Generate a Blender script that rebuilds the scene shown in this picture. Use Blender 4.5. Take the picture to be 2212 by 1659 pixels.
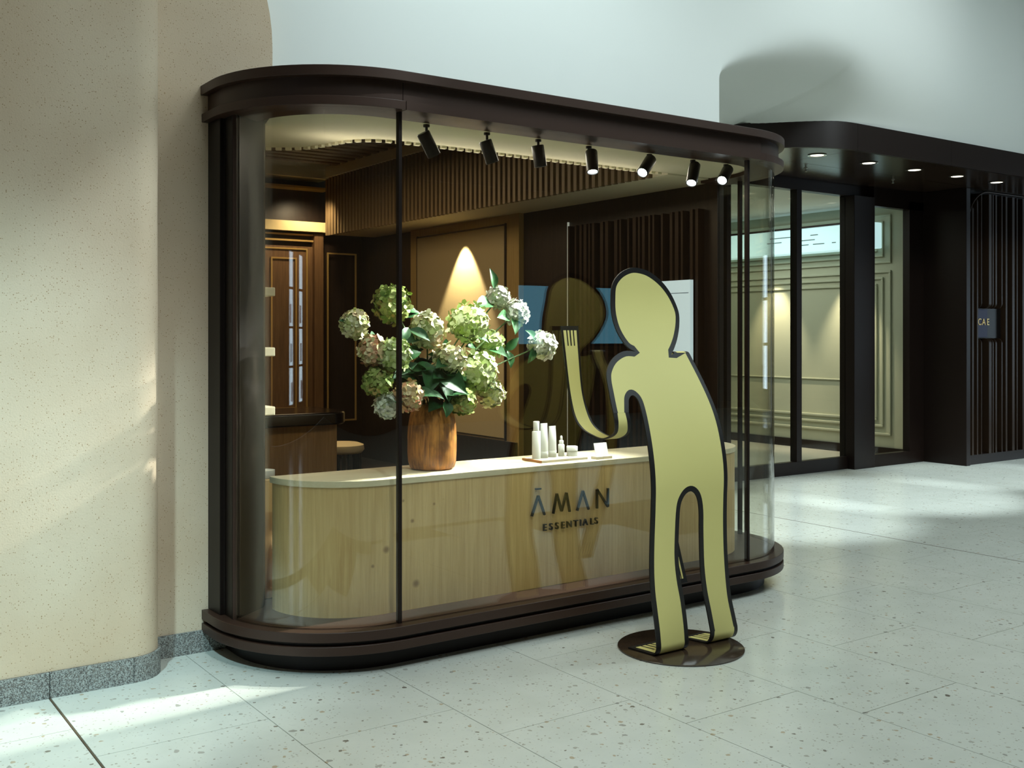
import bpy, bmesh, math, random
from mathutils import Vector, Matrix
from mathutils.geometry import delaunay_2d_cdt
random.seed(7)
S = bpy.context.scene
COL = S.collection
for o in list(bpy.data.objects): bpy.data.objects.remove(o)
PI = math.pi

# ------------------------------------------------------------------ camera
cd = bpy.data.cameras.new('camera'); cam = bpy.data.objects.new('camera', cd); COL.objects.link(cam)
cam.location = (0, 0, 1.5); cam.rotation_euler = (PI/2, 0, -math.asin(0.5753560))
cd.sensor_width = 36; cd.lens = 36*2282/2212; cd.shift_y = -104.5/2212; cd.clip_end = 200
S.camera = cam

# ------------------------------------------------------------------ world, lights, exposure
S.view_settings.view_transform = 'Standard'; S.view_settings.look = 'None'
S.view_settings.gamma = 1; S.view_settings.use_curve_mapping = False
S.view_settings.exposure = 0.0
W = bpy.data.worlds.new('world'); S.world = W; W.use_nodes = True
W.node_tree.nodes['Background'].inputs[0].default_value = (0.78, 0.90, 0.88, 1)
W.node_tree.nodes['Background'].inputs[1].default_value = 0.34
S.cycles.max_bounces = 10; S.cycles.transparent_max_bounces = 24; S.cycles.glossy_bounces = 5
S.cycles.use_denoising = True; S.cycles.caustics_reflective = False; S.cycles.caustics_refractive = False
S.cycles.sample_clamp_indirect = 6

COOL = (0.80, 0.965, 1.0); WARM = (1.0, 0.80, 0.52); NEUT = (1.0, 0.93, 0.80)
def aim(o, tgt):
    d = Vector(tgt) - o.location; o.rotation_euler = d.to_track_quat('-Z', 'Y').to_euler()
def area(name, loc, tgt, sx, sy, w, col):
    l = bpy.data.lights.new(name, 'AREA'); l.shape = 'RECTANGLE'; l.size = sx; l.size_y = sy; l.energy = w; l.color = col
    o = bpy.data.objects.new(name, l); COL.objects.link(o); o.location = loc; aim(o, tgt); return o
def spot(name, loc, tgt, w, deg, blend, col, rad=.05):
    l = bpy.data.lights.new(name, 'SPOT'); l.energy = w; l.spot_size = math.radians(deg); l.spot_blend = blend; l.color = col; l.shadow_soft_size = rad
    o = bpy.data.objects.new(name, l); COL.objects.link(o); o.location = loc; aim(o, tgt); return o
# hall ceiling lights and one added bulkhead fill
area('hall_light', (3.2, 1.6, 5.45), (3.2, 1.9, 0), 4.5, 1.6, 106, COOL)
area('hall_light', (8.5, 2.2, 5.45), (8.5, 2.4, 0), 4.5, 1.6, 185, COOL)
spot('wall_wash', (3.2, 2.7, 5.2), (3.5, 5.05, 3.0), 205, 76, 1.0, COOL, .25)
spot('wall_wash', (9.2, 0.8, 5.3), (6.8, 6.3, 3.7), 200, 62, 1.0, (.9, .98, 1), .3)  # added fill that brightens the shaded fold beside the canopy
spot('floor_pool', (6.6, 3.9, 5.3), (6.8, 5.95, 0), 1300, 28, .7, COOL, .06)
spot('floor_pool', (8.6, 4.1, 5.3), (8.7, 6.05, 0), 1500, 28, .7, COOL, .06)
spot('floor_pool', (10.6, 4.3, 5.3), (10.7, 6.3, 0), 1300, 28, .7, COOL, .06)
spot('floor_pool', (12.6, 4.3, 5.3), (12.7, 6.45, 0), 700, 28, .7, COOL, .06)
spot('column_wash', (-1.0, 1.4, 5.0), (0.72, 4.68, 0.35), 1100, 30, 1.0, (.58, .92, 1.0), .12)
spot('column_edge', (3.9, 2.4, 5.3), (1.43, 4.70, 1.75), 420, 15, .8, COOL, .06)
spot('front_wash', (1.2, 0.6, 5.3), (1.5, 3.9, 0), 380, 46, .8, COOL, .10)
# shop and display lights
area('kiosk_ceiling_light', (3.5, 4.7, 2.52), (3.5, 4.7, 0), 2.2, .25, 12, NEUT)
area('shop_light', (3.0, 7.6, 3.0), (3.0, 7.6, 0), 1.8, 2.2, 46, WARM)
spot('panel_spot', (5.0, 8.03, 2.50), (5.0, 8.031, 1.2), 250, 67, .35, (1.0, .86, .58), .012)
area('cove_light', (3.4, 5.04, 2.36), (3.4, 4.985, 2.60), 2.2, .05, 3, NEUT)  # unseen fill added to brighten the cream kiosk ceiling
spot('back_cove', (4.5, 9.75, 2.9), (4.5, 10.2, 1.9), 34, 130, .9, WARM, .05)
spot('vestibule_spot', (11.02, 9.80, 2.55), (11.30, 9.80, 1.2), 150, 60, .8, (1, .86, .62), .03)
spot('vestibule_spot', (11.02, 8.55, 2.55), (11.30, 8.55, 1.2), 150, 60, .8, (1, .86, .62), .03)
area('vestibule_light', (9.6, 9.6, 3.08), (9.6, 9.6, 0), 2, 2, 46, (.93, 1, .92))

# ------------------------------------------------------------------ materials
def new_mat(name):
    m = bpy.data.materials.new(name); m.use_nodes = True
    return m, m.node_tree, m.node_tree.nodes['Principled BSDF']
def lin(c):
    return tuple(((v/255)/12.92 if v/255 <= .04045 else ((v/255+.055)/1.055)**2.4) for v in c) + (1,)
def mat(name, rgb, rough=.5, metal=0, spec=.5, bump=0, bscale=40, var=0, vscale=8, stretch=(1, 1, 1)):
    m, t, b = new_mat(name); c = lin(rgb)
    b.inputs['Base Color'].default_value = c; b.inputs['Roughness'].default_value = rough
    b.inputs['Metallic'].default_value = metal; b.inputs['Specular IOR Level'].default_value = spec
    if bump or var:
        tc = t.nodes.new('ShaderNodeTexCoord'); mp = t.nodes.new('ShaderNodeMapping'); mp.inputs['Scale'].default_value = stretch
        t.links.new(tc.outputs['Object'], mp.inputs[0])
    if var:
        n = t.nodes.new('ShaderNodeTexNoise'); n.inputs['Scale'].default_value = vscale; n.inputs['Detail'].default_value = 6
        t.links.new(mp.outputs[0], n.inputs['Vector'])
        r = t.nodes.new('ShaderNodeValToRGB'); r.color_ramp.elements[0].position = .3; r.color_ramp.elements[1].position = .7
        r.color_ramp.elements[0].color = tuple(v*(1-var) for v in c[:3])+(1,); r.color_ramp.elements[1].color = tuple(min(1, v*(1+var)) for v in c[:3])+(1,)
        t.links.new(n.outputs[0], r.inputs[0]); t.links.new(r.outputs[0], b.inputs['Base Color'])
    if bump:
        n2 = t.nodes.new('ShaderNodeTexNoise'); n2.inputs['Scale'].default_value = bscale; n2.inputs['Detail'].default_value = 4
        t.links.new(mp.outputs[0], n2.inputs['Vector'])
        bp = t.nodes.new('ShaderNodeBump'); bp.inputs['Strength'].default_value = bump; bp.inputs['Distance'].default_value = .01
        t.links.new(n2.outputs[0], bp.inputs['Height']); t.links.new(bp.outputs[0], b.inputs['Normal'])
    return m
def emit(name, rgb, s):
    m, t, b = new_mat(name); b.inputs['Base Color'].default_value = lin(rgb)
    b.inputs['Emission Color'].default_value = lin(rgb); b.inputs['Emission Strength'].default_value = s; return m

def glass(name, tint, base=.04):
    m = bpy.data.materials.new(name); m.use_nodes = True; t = m.node_tree; t.nodes.clear()
    out = t.nodes.new('ShaderNodeOutputMaterial'); mx = t.nodes.new('ShaderNodeMixShader')
    tr = t.nodes.new('ShaderNodeBsdfTransparent'); tr.inputs[0].default_value = tint+(1,)
    gl = t.nodes.new('ShaderNodeBsdfGlossy'); gl.inputs['Roughness'].default_value = .0
    lw = t.nodes.new('ShaderNodeLayerWeight'); lw.inputs[0].default_value = .5
    p = t.nodes.new('ShaderNodeMath'); p.operation = 'POWER'; p.inputs[1].default_value = 5
    a = t.nodes.new('ShaderNodeMath'); a.operation = 'MULTIPLY_ADD'; a.inputs[1].default_value = 1-base; a.inputs[2].default_value = base
    t.links.new(lw.outputs['Facing'], p.inputs[0]); t.links.new(p.outputs[0], a.inputs[0])
    t.links.new(a.outputs[0], mx.inputs[0]); t.links.new(tr.outputs[0], mx.inputs[1]); t.links.new(gl.outputs[0], mx.inputs[2])
    t.links.new(mx.outputs[0], out.inputs[0]); return m

def terrazzo():
    m, t, b = new_mat('terrazzo'); L = t.links.new
    g = t.nodes.new('ShaderNodeNewGeometry')
    def chips(scale, thr, cols, seed, warp=.5):
        mp = t.nodes.new('ShaderNodeMapping'); mp.inputs['Location'].default_value = (seed, seed*1.7, .013*seed); mp.inputs['Scale'].default_value = (1, 1, .02)
        L(g.outputs['Position'], mp.inputs[0])
        nz = t.nodes.new('ShaderNodeTexNoise'); nz.inputs['Scale'].default_value = scale*1.8; L(mp.outputs[0], nz.inputs['Vector'])
        ad = t.nodes.new('ShaderNodeVectorMath'); ad.operation = 'MULTIPLY_ADD'; ad.inputs[1].default_value = (warp/scale,)*3
        L(nz.outputs['Color'], ad.inputs[0]); L(mp.outputs[0], ad.inputs[2])
        v = t.nodes.new('ShaderNodeTexVoronoi'); v.inputs['Scale'].default_value = scale; L(ad.outputs[0], v.inputs['Vector'])
        sp = t.nodes.new('ShaderNodeSeparateColor'); L(v.outputs['Color'], sp.inputs[0])
        rad = t.nodes.new('ShaderNodeMath'); rad.operation = 'MULTIPLY'; rad.inputs[1].default_value = thr; L(sp.outputs[1], rad.inputs[0])
        lt = t.nodes.new('ShaderNodeMath'); lt.operation = 'LESS_THAN'; L(v.outputs['Distance'], lt.inputs[0]); L(rad.outputs[0], lt.inputs[1])
        r = t.nodes.new('ShaderNodeValToRGB'); r.color_ramp.interpolation = 'CONSTANT'
        for i, (pos, c) in enumerate(cols):
            e = r.color_ramp.elements[i] if i < 2 else r.color_ramp.elements.new(pos)
            e.position = pos; e.color = lin(c)
        L(sp.outputs[0], r.inputs[0]); return lt, r
    base = t.nodes.new('ShaderNodeTexNoise'); base.inputs['Scale'].default_value = 5; base.inputs['Detail'].default_value = 7; L(g.outputs['Position'], base.inputs['Vector'])
    br = t.nodes.new('ShaderNodeValToRGB'); br.color_ramp.elements[0].color = lin((203, 204, 193)); br.color_ramp.elements[1].color = lin((222, 222, 213)); L(base.outputs[0], br.inputs[0])
    cur = br.outputs[0]
    for sc, th, cols, sd in [(70, .34, [(0, (188, 184, 172)), (.35, (210, 210, 202)), (.8, (172, 166, 152))], 3.1),
                             (30, .30, [(0, (178, 174, 162)), (.26, (186, 170, 146)), (.44, (210, 210, 202)), (.93, (136, 128, 116))], 9.3),
                             (15, .20, [(0, (164, 161, 152)), (.26, (210, 210, 202)), (.80, (176, 172, 162)), (.965, (122, 114, 104))], 5.7)]:
        lt, r = chips(sc, th, cols, sd)
        mx = t.nodes.new('ShaderNodeMix'); mx.data_type = 'RGBA'
        L(lt.outputs[0], mx.inputs[0]); L(cur, mx.inputs[6]); L(r.outputs[0], mx.inputs[7]); cur = mx.outputs[2]
    L(cur, b.inputs['Base Color']); b.inputs['Roughness'].default_value = .22; b.inputs['Specular IOR Level'].default_value = .45
    return m

def plaster():
    m, t, b = new_mat('limestone_plaster'); L = t.links.new
    g = t.nodes.new('ShaderNodeNewGeometry')
    n = t.nodes.new('ShaderNodeTexNoise'); n.inputs['Scale'].default_value = 1.6; n.inputs['Detail'].default_value = 8; L(g.outputs['Position'], n.inputs['Vector'])
    r = t.nodes.new('ShaderNodeValToRGB'); r.color_ramp.elements[0].position = .3; r.color_ramp.elements[1].position = .72
    r.color_ramp.elements[0].color = lin((208, 184, 156)); r.color_ramp.elements[1].color = lin((222, 203, 178)); L(n.outputs[0], r.inputs[0])
    v = t.nodes.new('ShaderNodeTexVoronoi'); v.inputs['Scale'].default_value = 150; L(g.outputs['Position'], v.inputs['Vector'])
    sp = t.nodes.new('ShaderNodeSeparateColor'); L(v.outputs['Color'], sp.inputs[0])
    m1 = t.nodes.new('ShaderNodeMath'); m1.operation = 'POWER'; m1.inputs[1].default_value = 3; L(sp.outputs[0], m1.inputs[0])
    m2 = t.nodes.new('ShaderNodeMath'); m2.operation = 'MULTIPLY'; m2.inputs[1].default_value = .36; L(m1.outputs[0], m2.inputs[0])
    lt = t.nodes.new('ShaderNodeMath'); lt.operation = 'LESS_THAN'; L(v.outputs['Distance'], lt.inputs[0]); L(m2.outputs[0], lt.inputs[1])
    mx = t.nodes.new('ShaderNodeMix'); mx.data_type = 'RGBA'; L(lt.outputs[0], mx.inputs[0]); L(r.outputs[0], mx.inputs[6]); mx.inputs[7].default_value = lin((166, 136, 102))
    L(mx.outputs[2], b.inputs['Base Color']); b.inputs['Roughness'].default_value = .85; b.inputs['Specular IOR Level'].default_value = .2
    n2 = t.nodes.new('ShaderNodeTexNoise'); n2.inputs['Scale'].default_value = 140; n2.inputs['Detail'].default_value = 3; L(g.outputs['Position'], n2.inputs['Vector'])
    bp = t.nodes.new('ShaderNodeBump'); bp.inputs['Strength'].default_value = .25; bp.inputs['Distance'].default_value = .006; L(n2.outputs[0], bp.inputs['Height']); L(bp.outputs[0], b.inputs['Normal'])
    return m
def granite():
    m, t, b = new_mat('granite'); L = t.links.new
    g = t.nodes.new('ShaderNodeNewGeometry')
    v = t.nodes.new('ShaderNodeTexVoronoi'); v.inputs['Scale'].default_value = 260; L(g.outputs['Position'], v.inputs['Vector'])
    sp = t.nodes.new('ShaderNodeSeparateColor'); L(v.outputs['Color'], sp.inputs[0])
    r = t.nodes.new('ShaderNodeValToRGB'); r.color_ramp.interpolation = 'CONSTANT'
    for i, (p, c) in enumerate([(0, (84, 82, 80)), (.2, (132, 132, 128)), (.5, (164, 166, 162)), (.85, (112, 106, 100))]):
        e = r.color_ramp.elements[i] if i < 2 else r.color_ramp.elements.new(p)
        e.position = p; e.color = lin(c)
    L(sp.outputs[0], r.inputs[0]); L(r.outputs[0], b.inputs['Base Color']); b.inputs['Roughness'].default_value = .6
    return m
def wood(name, c0, c1, scale=10, stretch=(6, 6, .35), rough=.45, knots=(), blotch=None):
    m, t, b = new_mat(name); L = t.links.new
    tc = t.nodes.new('ShaderNodeTexCoord'); mp = t.nodes.new('ShaderNodeMapping'); mp.inputs['Scale'].default_value = stretch; L(tc.outputs['Object'], mp.inputs[0])
    n = t.nodes.new('ShaderNodeTexNoise'); n.inputs['Scale'].default_value = scale; n.inputs['Detail'].default_value = 8; n.inputs['Roughness'].default_value = .6; n.inputs['Distortion'].default_value = .4; L(mp.outputs[0], n.inputs['Vector'])
    r = t.nodes.new('ShaderNodeValToRGB'); r.color_ramp.elements[0].position = .32; r.color_ramp.elements[1].position = .68
    r.color_ramp.elements[0].color = lin(c0); r.color_ramp.elements[1].color = lin(c1); L(n.outputs[0], r.inputs[0]); cur = r.outputs[0]
    for (kx, ky, kz, kr) in knots:
        ds = t.nodes.new('ShaderNodeVectorMath'); ds.operation = 'DISTANCE'; ds.inputs[1].default_value = (kx, ky, kz); L(tc.outputs['Object'], ds.inputs[0])
        rr = t.nodes.new('ShaderNodeMapRange'); rr.inputs[1].default_value = kr*.35; rr.inputs[2].default_value = kr; rr.inputs[3].default_value = .75; rr.inputs[4].default_value = 0; L(ds.outputs['Value'], rr.inputs[0])
        mx = t.nodes.new('ShaderNodeMix'); mx.data_type = 'RGBA'; L(rr.outputs[0], mx.inputs[0]); L(cur, mx.inputs[6]); mx.inputs[7].default_value = lin((122, 84, 42)); cur = mx.outputs[2]
    if blotch:
        n3 = t.nodes.new('ShaderNodeTexNoise'); n3.inputs['Scale'].default_value = 9; n3.inputs['Detail'].default_value = 4; L(tc.outputs['Object'], n3.inputs['Vector'])
        r3 = t.nodes.new('ShaderNodeMapRange'); r3.inputs[1].default_value = .52; r3.inputs[2].default_value = .68; r3.inputs[4].default_value = .75; L(n3.outputs[0], r3.inputs[0])
        mx = t.nodes.new('ShaderNodeMix'); mx.data_type = 'RGBA'; L(r3.outputs[0], mx.inputs[0]); L(cur, mx.inputs[6]); mx.inputs[7].default_value = lin(blotch); cur = mx.outputs[2]
    L(cur, b.inputs['Base Color']); b.inputs['Roughness'].default_value = rough
    bp = t.nodes.new('ShaderNodeBump'); bp.inputs['Strength'].default_value = .12; bp.inputs['Distance'].default_value = .004; L(n.outputs[0], bp.inputs['Height']); L(bp.outputs[0], b.inputs['Normal'])
    return m
def petal_mat(name, cols):
    m, t, b = new_mat(name); L = t.links.new
    at = t.nodes.new('ShaderNodeAttribute'); at.attribute_name = 'tone'
    r = t.nodes.new('ShaderNodeValToRGB'); k = len(cols)
    for i, c in enumerate(cols):
        e = r.color_ramp.elements[i] if i < 2 else r.color_ramp.elements.new(i/(k-1))
        e.position = i/(k-1); e.color = lin(c)
    L(at.outputs['Fac'], r.inputs[0]); L(r.outputs[0], b.inputs['Base Color']); b.inputs['Roughness'].default_value = .6
    b.inputs['Specular IOR Level'].default_value = .25
    return m

M = {}
M['terrazzo'] = terrazzo(); M['plaster'] = plaster(); M['granite'] = granite()
M['grout'] = mat('grout', (112, 110, 102), .9, spec=.1); M['brass'] = mat('joint_filler', (98, 84, 68), .7, spec=.1)
M['white'] = mat('white_plaster', (236, 238, 233), .8, spec=.2)
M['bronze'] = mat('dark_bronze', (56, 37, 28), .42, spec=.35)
M['bronze_d'] = mat('bronze_shadow', (30, 20, 16), .4, spec=.25)  # darker bronze for plinth, mullions, doors and canopy
M['bronze_gloss'] = mat('polished_bronze', (44, 33, 25), .24, spec=.22)
M['jamb'] = mat('jamb_bronze', (22, 15, 12), .4, spec=.22)
M['bronze_slat'] = mat('bronze_slat', (52, 37, 26), .4, metal=.2, spec=.25)
M['glass'] = glass('clear_glass', (.965, .965, .93), .072)
M['glass_door'] = glass('door_glass', (.97, .975, .94), .03)
M['cream'] = mat('cream_ceiling', (232, 224, 194), .7)
M['oak'] = wood('pale_oak', (206, 170, 112), (228, 197, 138), 9, (7, 7, .3), .5,
                knots=[(2.36, 4.372, .50, .022), (2.52, 4.372, .32, .024), (2.50, 4.372, .62, .014), (2.45, 4.372, .72, .010), (2.62, 4.372, .69, .010), (2.29, 4.375, .43, .012)])
M['oak_top'] = wood('oak_top', (228, 214, 178), (238, 226, 196), 8, (.4, 7, 7), .4)
M['vase'] = wood('carved_wood', (104, 58, 20), (222, 152, 74), 12, (5, 5, .45), .42, blotch=(78, 44, 20))
M['dkwood'] = wood('dark_panel_wood', (30, 21, 16), (46, 33, 25), 8, (5, 5, .4), .4)
M['mdwood'] = wood('warm_panel_wood', (96, 70, 46), (120, 90, 60), 8, (5, 5, .4), .45)
M['slat'] = wood('slat_wood', (104, 84, 58), (128, 106, 74), 9, (8, 8, .5), .5)
M['slat_c'] = wood('ceiling_slat_wood', (84, 66, 46), (108, 86, 60), 9, (.5, 8, 8), .5)
M['gold'] = mat('gold_trim', (214, 178, 110), .35, metal=.6)
M['black'] = mat('black_enamel', (20, 15, 14), .45)
M['yellow'] = mat('yellow_enamel', (238, 226, 146), .5, spec=.35)
M['disc'] = mat('bronze_disc', (62, 48, 36), .14, spec=.9)
M['letters'] = mat('dark_metal_letters', (60, 60, 58), .28, metal=.8)
M['lamp_black'] = mat('black_metal', (32, 28, 26), .35, metal=.3)
M['lamp_lit'] = emit('lamp_lens', (235, 248, 255), 14)
M['lamp_off'] = emit('lamp_lens_soft', (235, 248, 255), 3)
M['downlight'] = emit('downlight_lens', (255, 246, 225), 3.0)
M['bottle'] = mat('white_packaging', (236, 238, 232), .4, spec=.4)
M['tray'] = mat('cream_tray', (226, 218, 196), .5)
M['tray_edge'] = wood('tray_wood', (150, 96, 48), (176, 118, 66), 9, (7, .5, 7))
M['leaf'] = mat('leaf_green', (44, 88, 48), .5, var=.35, vscale=30, spec=.3)
M['stem'] = mat('stem_green', (74, 98, 48), .6)
M['stone_pale'] = mat('painted_panelling', (186, 188, 166), .6)
M['ticker'] = emit('lit_display', (180, 214, 222), 1.15)
M['ticker_ink'] = mat('display_ink', (120, 140, 146), .6)
M['screen'] = emit('lit_screen', (190, 212, 220), .8)
M['screen_blue'] = emit('video_screen', (90, 150, 175), 3.0)
M['screen_ink'] = mat('screen_ink', (60, 80, 96), .6)
M['screen_pic'] = emit('screen_picture', (90, 140, 185), .5)
M['shopwin'] = emit('lit_shop_window', (200, 224, 240), 5.0); M['red_box'] = mat('red_goods', (150, 40, 40), .5)
M['led'] = emit('pale_strip', (190, 196, 186), .5)  # glow stands in for light caught on a pale trim edge
M['navy'] = mat('navy_plate', (44, 44, 76), .5); M['seat'] = mat('cream_seat', (226, 204, 158), .7)
M['rim'] = mat('chrome', (200, 196, 184), .2, metal=.9)
P_WHITE = petal_mat('petals_white', [(222, 228, 206), (242, 244, 232), (250, 250, 244), (214, 224, 178)])
P_CREAM = petal_mat('petals_cream', [(190, 204, 128), (224, 224, 176), (238, 234, 206), (206, 214, 150), (236, 208, 176)])
P_GREEN = petal_mat('petals_green', [(112, 142, 66), (156, 176, 92), (190, 200, 128), (128, 150, 78), (196, 170, 110)])
P_PINK = petal_mat('petals_pink', [(212, 172, 128), (226, 206, 164), (206, 136, 110), (222, 212, 168), (190, 194, 126)])
P_LIME = petal_mat('petals_lime', [(176, 202, 112), (206, 222, 150), (230, 236, 190), (190, 212, 130)])

# ------------------------------------------------------------------ builders
class MB:
    def __init__(s): s.v = []; s.f = []; s.m = []; s.cur = 0
    def add(s, vs, fs):
        o = len(s.v); s.v += [tuple(v) for v in vs]; s.f += [tuple(i+o for i in f) for f in fs]; s.m += [s.cur]*len(fs)
    def box(s, x0, x1, y0, y1, z0, z1):
        s.add([(x0,y0,z0),(x1,y0,z0),(x1,y1,z0),(x0,y1,z0),(x0,y0,z1),(x1,y0,z1),(x1,y1,z1),(x0,y1,z1)],
              [(3,2,1,0),(4,5,6,7),(0,1,5,4),(1,2,6,5),(2,3,7,6),(3,0,4,7)]); return s
    def prism(s, poly, z0, z1, axis='z'):
        n = len(poly)
        def P(a, b, c): return (a, b, c) if axis == 'z' else ((a, c, b) if axis == 'y' else (c, a, b))
        vs = [P(a, b, z0) for a, b in poly]+[P(a, b, z1) for a, b in poly]
        fs = [tuple(range(n))[::-1], tuple(range(n, 2*n))]+[(i, (i+1) % n, (i+1) % n+n, i+n) for i in range(n)]
        s.add(vs, fs); return s
    def band(s, outer, inner, z0, z1):
        n = len(outer); vs = []
        for (a, b), (c, d) in zip(outer, inner): vs += [(a,b,z0),(a,b,z1),(c,d,z0),(c,d,z1)]
        fs = []
        for i in range(n-1):
            p = 4*i; q = p+4
            fs += [(p,q,q+1,p+1),(p+2,p+3,q+3,q+2),(p+1,q+1,q+3,p+3),(p,p+2,q+2,q)]
        fs += [(0,1,3,2),(4*n-4,4*n-2,4*n-1,4*n-3)]
        s.add(vs, fs); return s
    def lathe(s, prof, c=(0,0,0), n=24, rot=None, wob=None):
        vs = []
        for r, z in prof:
            for k in range(n):
                a = 2*PI*k/n; rr = r*(1+(wob(a, z) if wob else 0)); v = Vector((rr*math.cos(a), rr*math.sin(a), z))
                if rot: v = rot @ v
                vs.append((v.x+c[0], v.y+c[1], v.z+c[2]))
        m = len(prof); fs = [(i*n+k, i*n+(k+1) % n, (i+1)*n+(k+1) % n, (i+1)*n+k) for i in range(m-1) for k in range(n)]
        fs += [tuple(range(n))[::-1], tuple(range((m-1)*n, m*n))]
        s.add(vs, fs); return s
    def tube(s, pts, r, n=8):
        pts = [Vector(p) for p in pts]; vs = []; m = len(pts)
        for i, p in enumerate(pts):
            t = (pts[min(i+1, m-1)]-pts[max(i-1, 0)]).normalized()
            u = t.cross(Vector((.3, .2, .93))).normalized(); w = t.cross(u)
            rr = r[i] if isinstance(r, (list, tuple)) else r
            vs += [tuple(p+u*(rr*math.cos(2*PI*k/n))+w*(rr*math.sin(2*PI*k/n))) for k in range(n)]
        fs = [(i*n+k, i*n+(k+1) % n, (i+1)*n+(k+1) % n, (i+1)*n+k) for i in range(m-1) for k in range(n)]
        fs += [tuple(range(n))[::-1], tuple(range((m-1)*n, m*n))]
        s.add(vs, fs); return s
    def build(s, name, mats, parent=None, smooth=None, bevel=0, tone=None):
        me = bpy.data.meshes.new(name); me.from_pydata(s.v, [], s.f)
        mats = mats if isinstance(mats, (list, tuple)) else [mats]
        for m in mats: me.materials.append(m)
        me.polygons.foreach_set('material_index', s.m)
        bm = bmesh.new(); bm.from_mesh(me); bmesh.ops.recalc_face_normals(bm, faces=bm.faces); bm.to_mesh(me); bm.free()
        if smooth:
            me.polygons.foreach_set('use_smooth', [True]*len(me.polygons))
            me.set_sharp_from_angle(angle=math.radians(smooth))
        o = bpy.data.objects.new(name, me); COL.objects.link(o)
        if parent: o.parent = parent
        if bevel:
            b = o.modifiers.new('bevel', 'BEVEL'); b.width = bevel; b.segments = 2; b.limit_method = 'ANGLE'
        return o
def box(name, m, parent, *a, bevel=0): return MB().box(*a).build(name, m, parent, bevel=bevel)
def tag(o, label=None, cat=None, group=None, kind=None):
    if label: o['label'] = label
    if cat: o['category'] = cat
    if group: o['group'] = group
    if kind: o['kind'] = kind
    return o
def empty(name, loc=(0,0,0)):
    o = bpy.data.objects.new(name, None); COL.objects.link(o); o.location = loc; return o
def rel(o, root):            # parent a part built in world coordinates to a root standing elsewhere
    o.parent = root; o.matrix_parent_inverse = Matrix.Translation(root.location).inverted(); return o
def catmull(P, sub=6):
    out = []; n = len(P)
    for i in range(n-1):
        p0, p1, p2, p3 = P[max(i-1,0)], P[i], P[i+1], P[min(i+2,n-1)]
        for k in range(sub):
            t = k/sub
            out.append(tuple(.5*((2*b)+(-a+c)*t+(2*a-5*b+4*c-d)*t*t+(-a+3*b-3*c+d)*t**3) for a, b, c, d in zip(p0,p1,p2,p3)))
    out.append(tuple(P[-1])); return out
def sstep(x): x = min(1, max(0, x)); return x*x*(3-2*x)
def text_mesh(name, s, size, m, parent, loc, depth=.006, rotz=0):   # a letter as a mesh, standing in the XZ plane
    cu = bpy.data.curves.new(name, 'FONT'); cu.body = s; cu.size = size; cu.extrude = depth/2; cu.align_x = 'CENTER'
    t = bpy.data.objects.new(name, cu); COL.objects.link(t)
    dg = bpy.context.evaluated_depsgraph_get(); me = bpy.data.meshes.new_from_object(t.evaluated_get(dg))
    bpy.data.objects.remove(t); bpy.data.curves.remove(cu)
    me.transform(Matrix.Translation(loc) @ Matrix.Rotation(rotz, 4, 'Z') @ Matrix.Rotation(PI/2, 4, 'X'))
    me.materials.clear(); me.materials.append(m)
    o = bpy.data.objects.new(name, me); COL.objects.link(o); o.parent = parent; return o

# ================================================================== SETTING
# ---- floor
CX, CY = 0.5753560, 0.8179031
def seen(x, y, pad=180):
    D = x*CX+y*CY
    if D < .8: return False
    u = 1106+2282*(x*CY-y*CX)/D; v = 725+2282*1.5/D
    return -pad < u < 2212+pad and v < 1659+pad*1.6
floor = MB().box(-8, 20, -8, 16, -.12, -.006).build('floor', M['terrazzo']); tag(floor, 'pale terrazzo floor of large staggered tiles', kind='structure')
g = box('grout_bed', M['grout'], floor, .0, 16, 1.2, 10, -.006, -.003)
def tile_mesh(w, l):
    bm = bmesh.new(); bmesh.ops.create_cube(bm, size=1)
    bmesh.ops.scale(bm, vec=(w, l, .02), verts=bm.verts); bmesh.ops.translate(bm, vec=(0, 0, -.01), verts=bm.verts)
    bmesh.ops.delete(bm, geom=[f for f in bm.faces if f.normal.z < -.5], context='FACES')
    me = bpy.data.meshes.new('tile'); bm.to_mesh(me); bm.free(); me.materials.append(M['terrazzo']); return me
TM = {0: tile_mesh(.6470, .9720), 1: tile_mesh(.643, .9720)}
for i in range(-3, 24):
    for j in range(-4, 10):
        x = .95+.65*(i+.5); y = 3.93-.325*i+.975*(j+.5); y = 3.93-((.325*i) % .975)+.975*(j-1+.5)
        if not (seen(x, y) or any(seen(x+a, y+b, 30) for a in (-.32, .32) for b in (-.48, .48))): continue
        if y > 5.6 and x < 5.6: continue
        if y > 8.2 or x > 14.6: continue
        near = i in (-1, 0, 8, 9)
        o = bpy.data.objects.new('tile', TM[1 if near else 0]); COL.objects.link(o); o.parent = floor
        dx = {-1: -.002, 0: .002, 8: -.002, 9: .002}.get(i, 0); o.location = (x+dx, y, 0)
for x in (.95, 6.8): box('joint_strip', M['brass'], floor, x-.003, x+.003, 1.2, 9, -.01, .0004)

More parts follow.
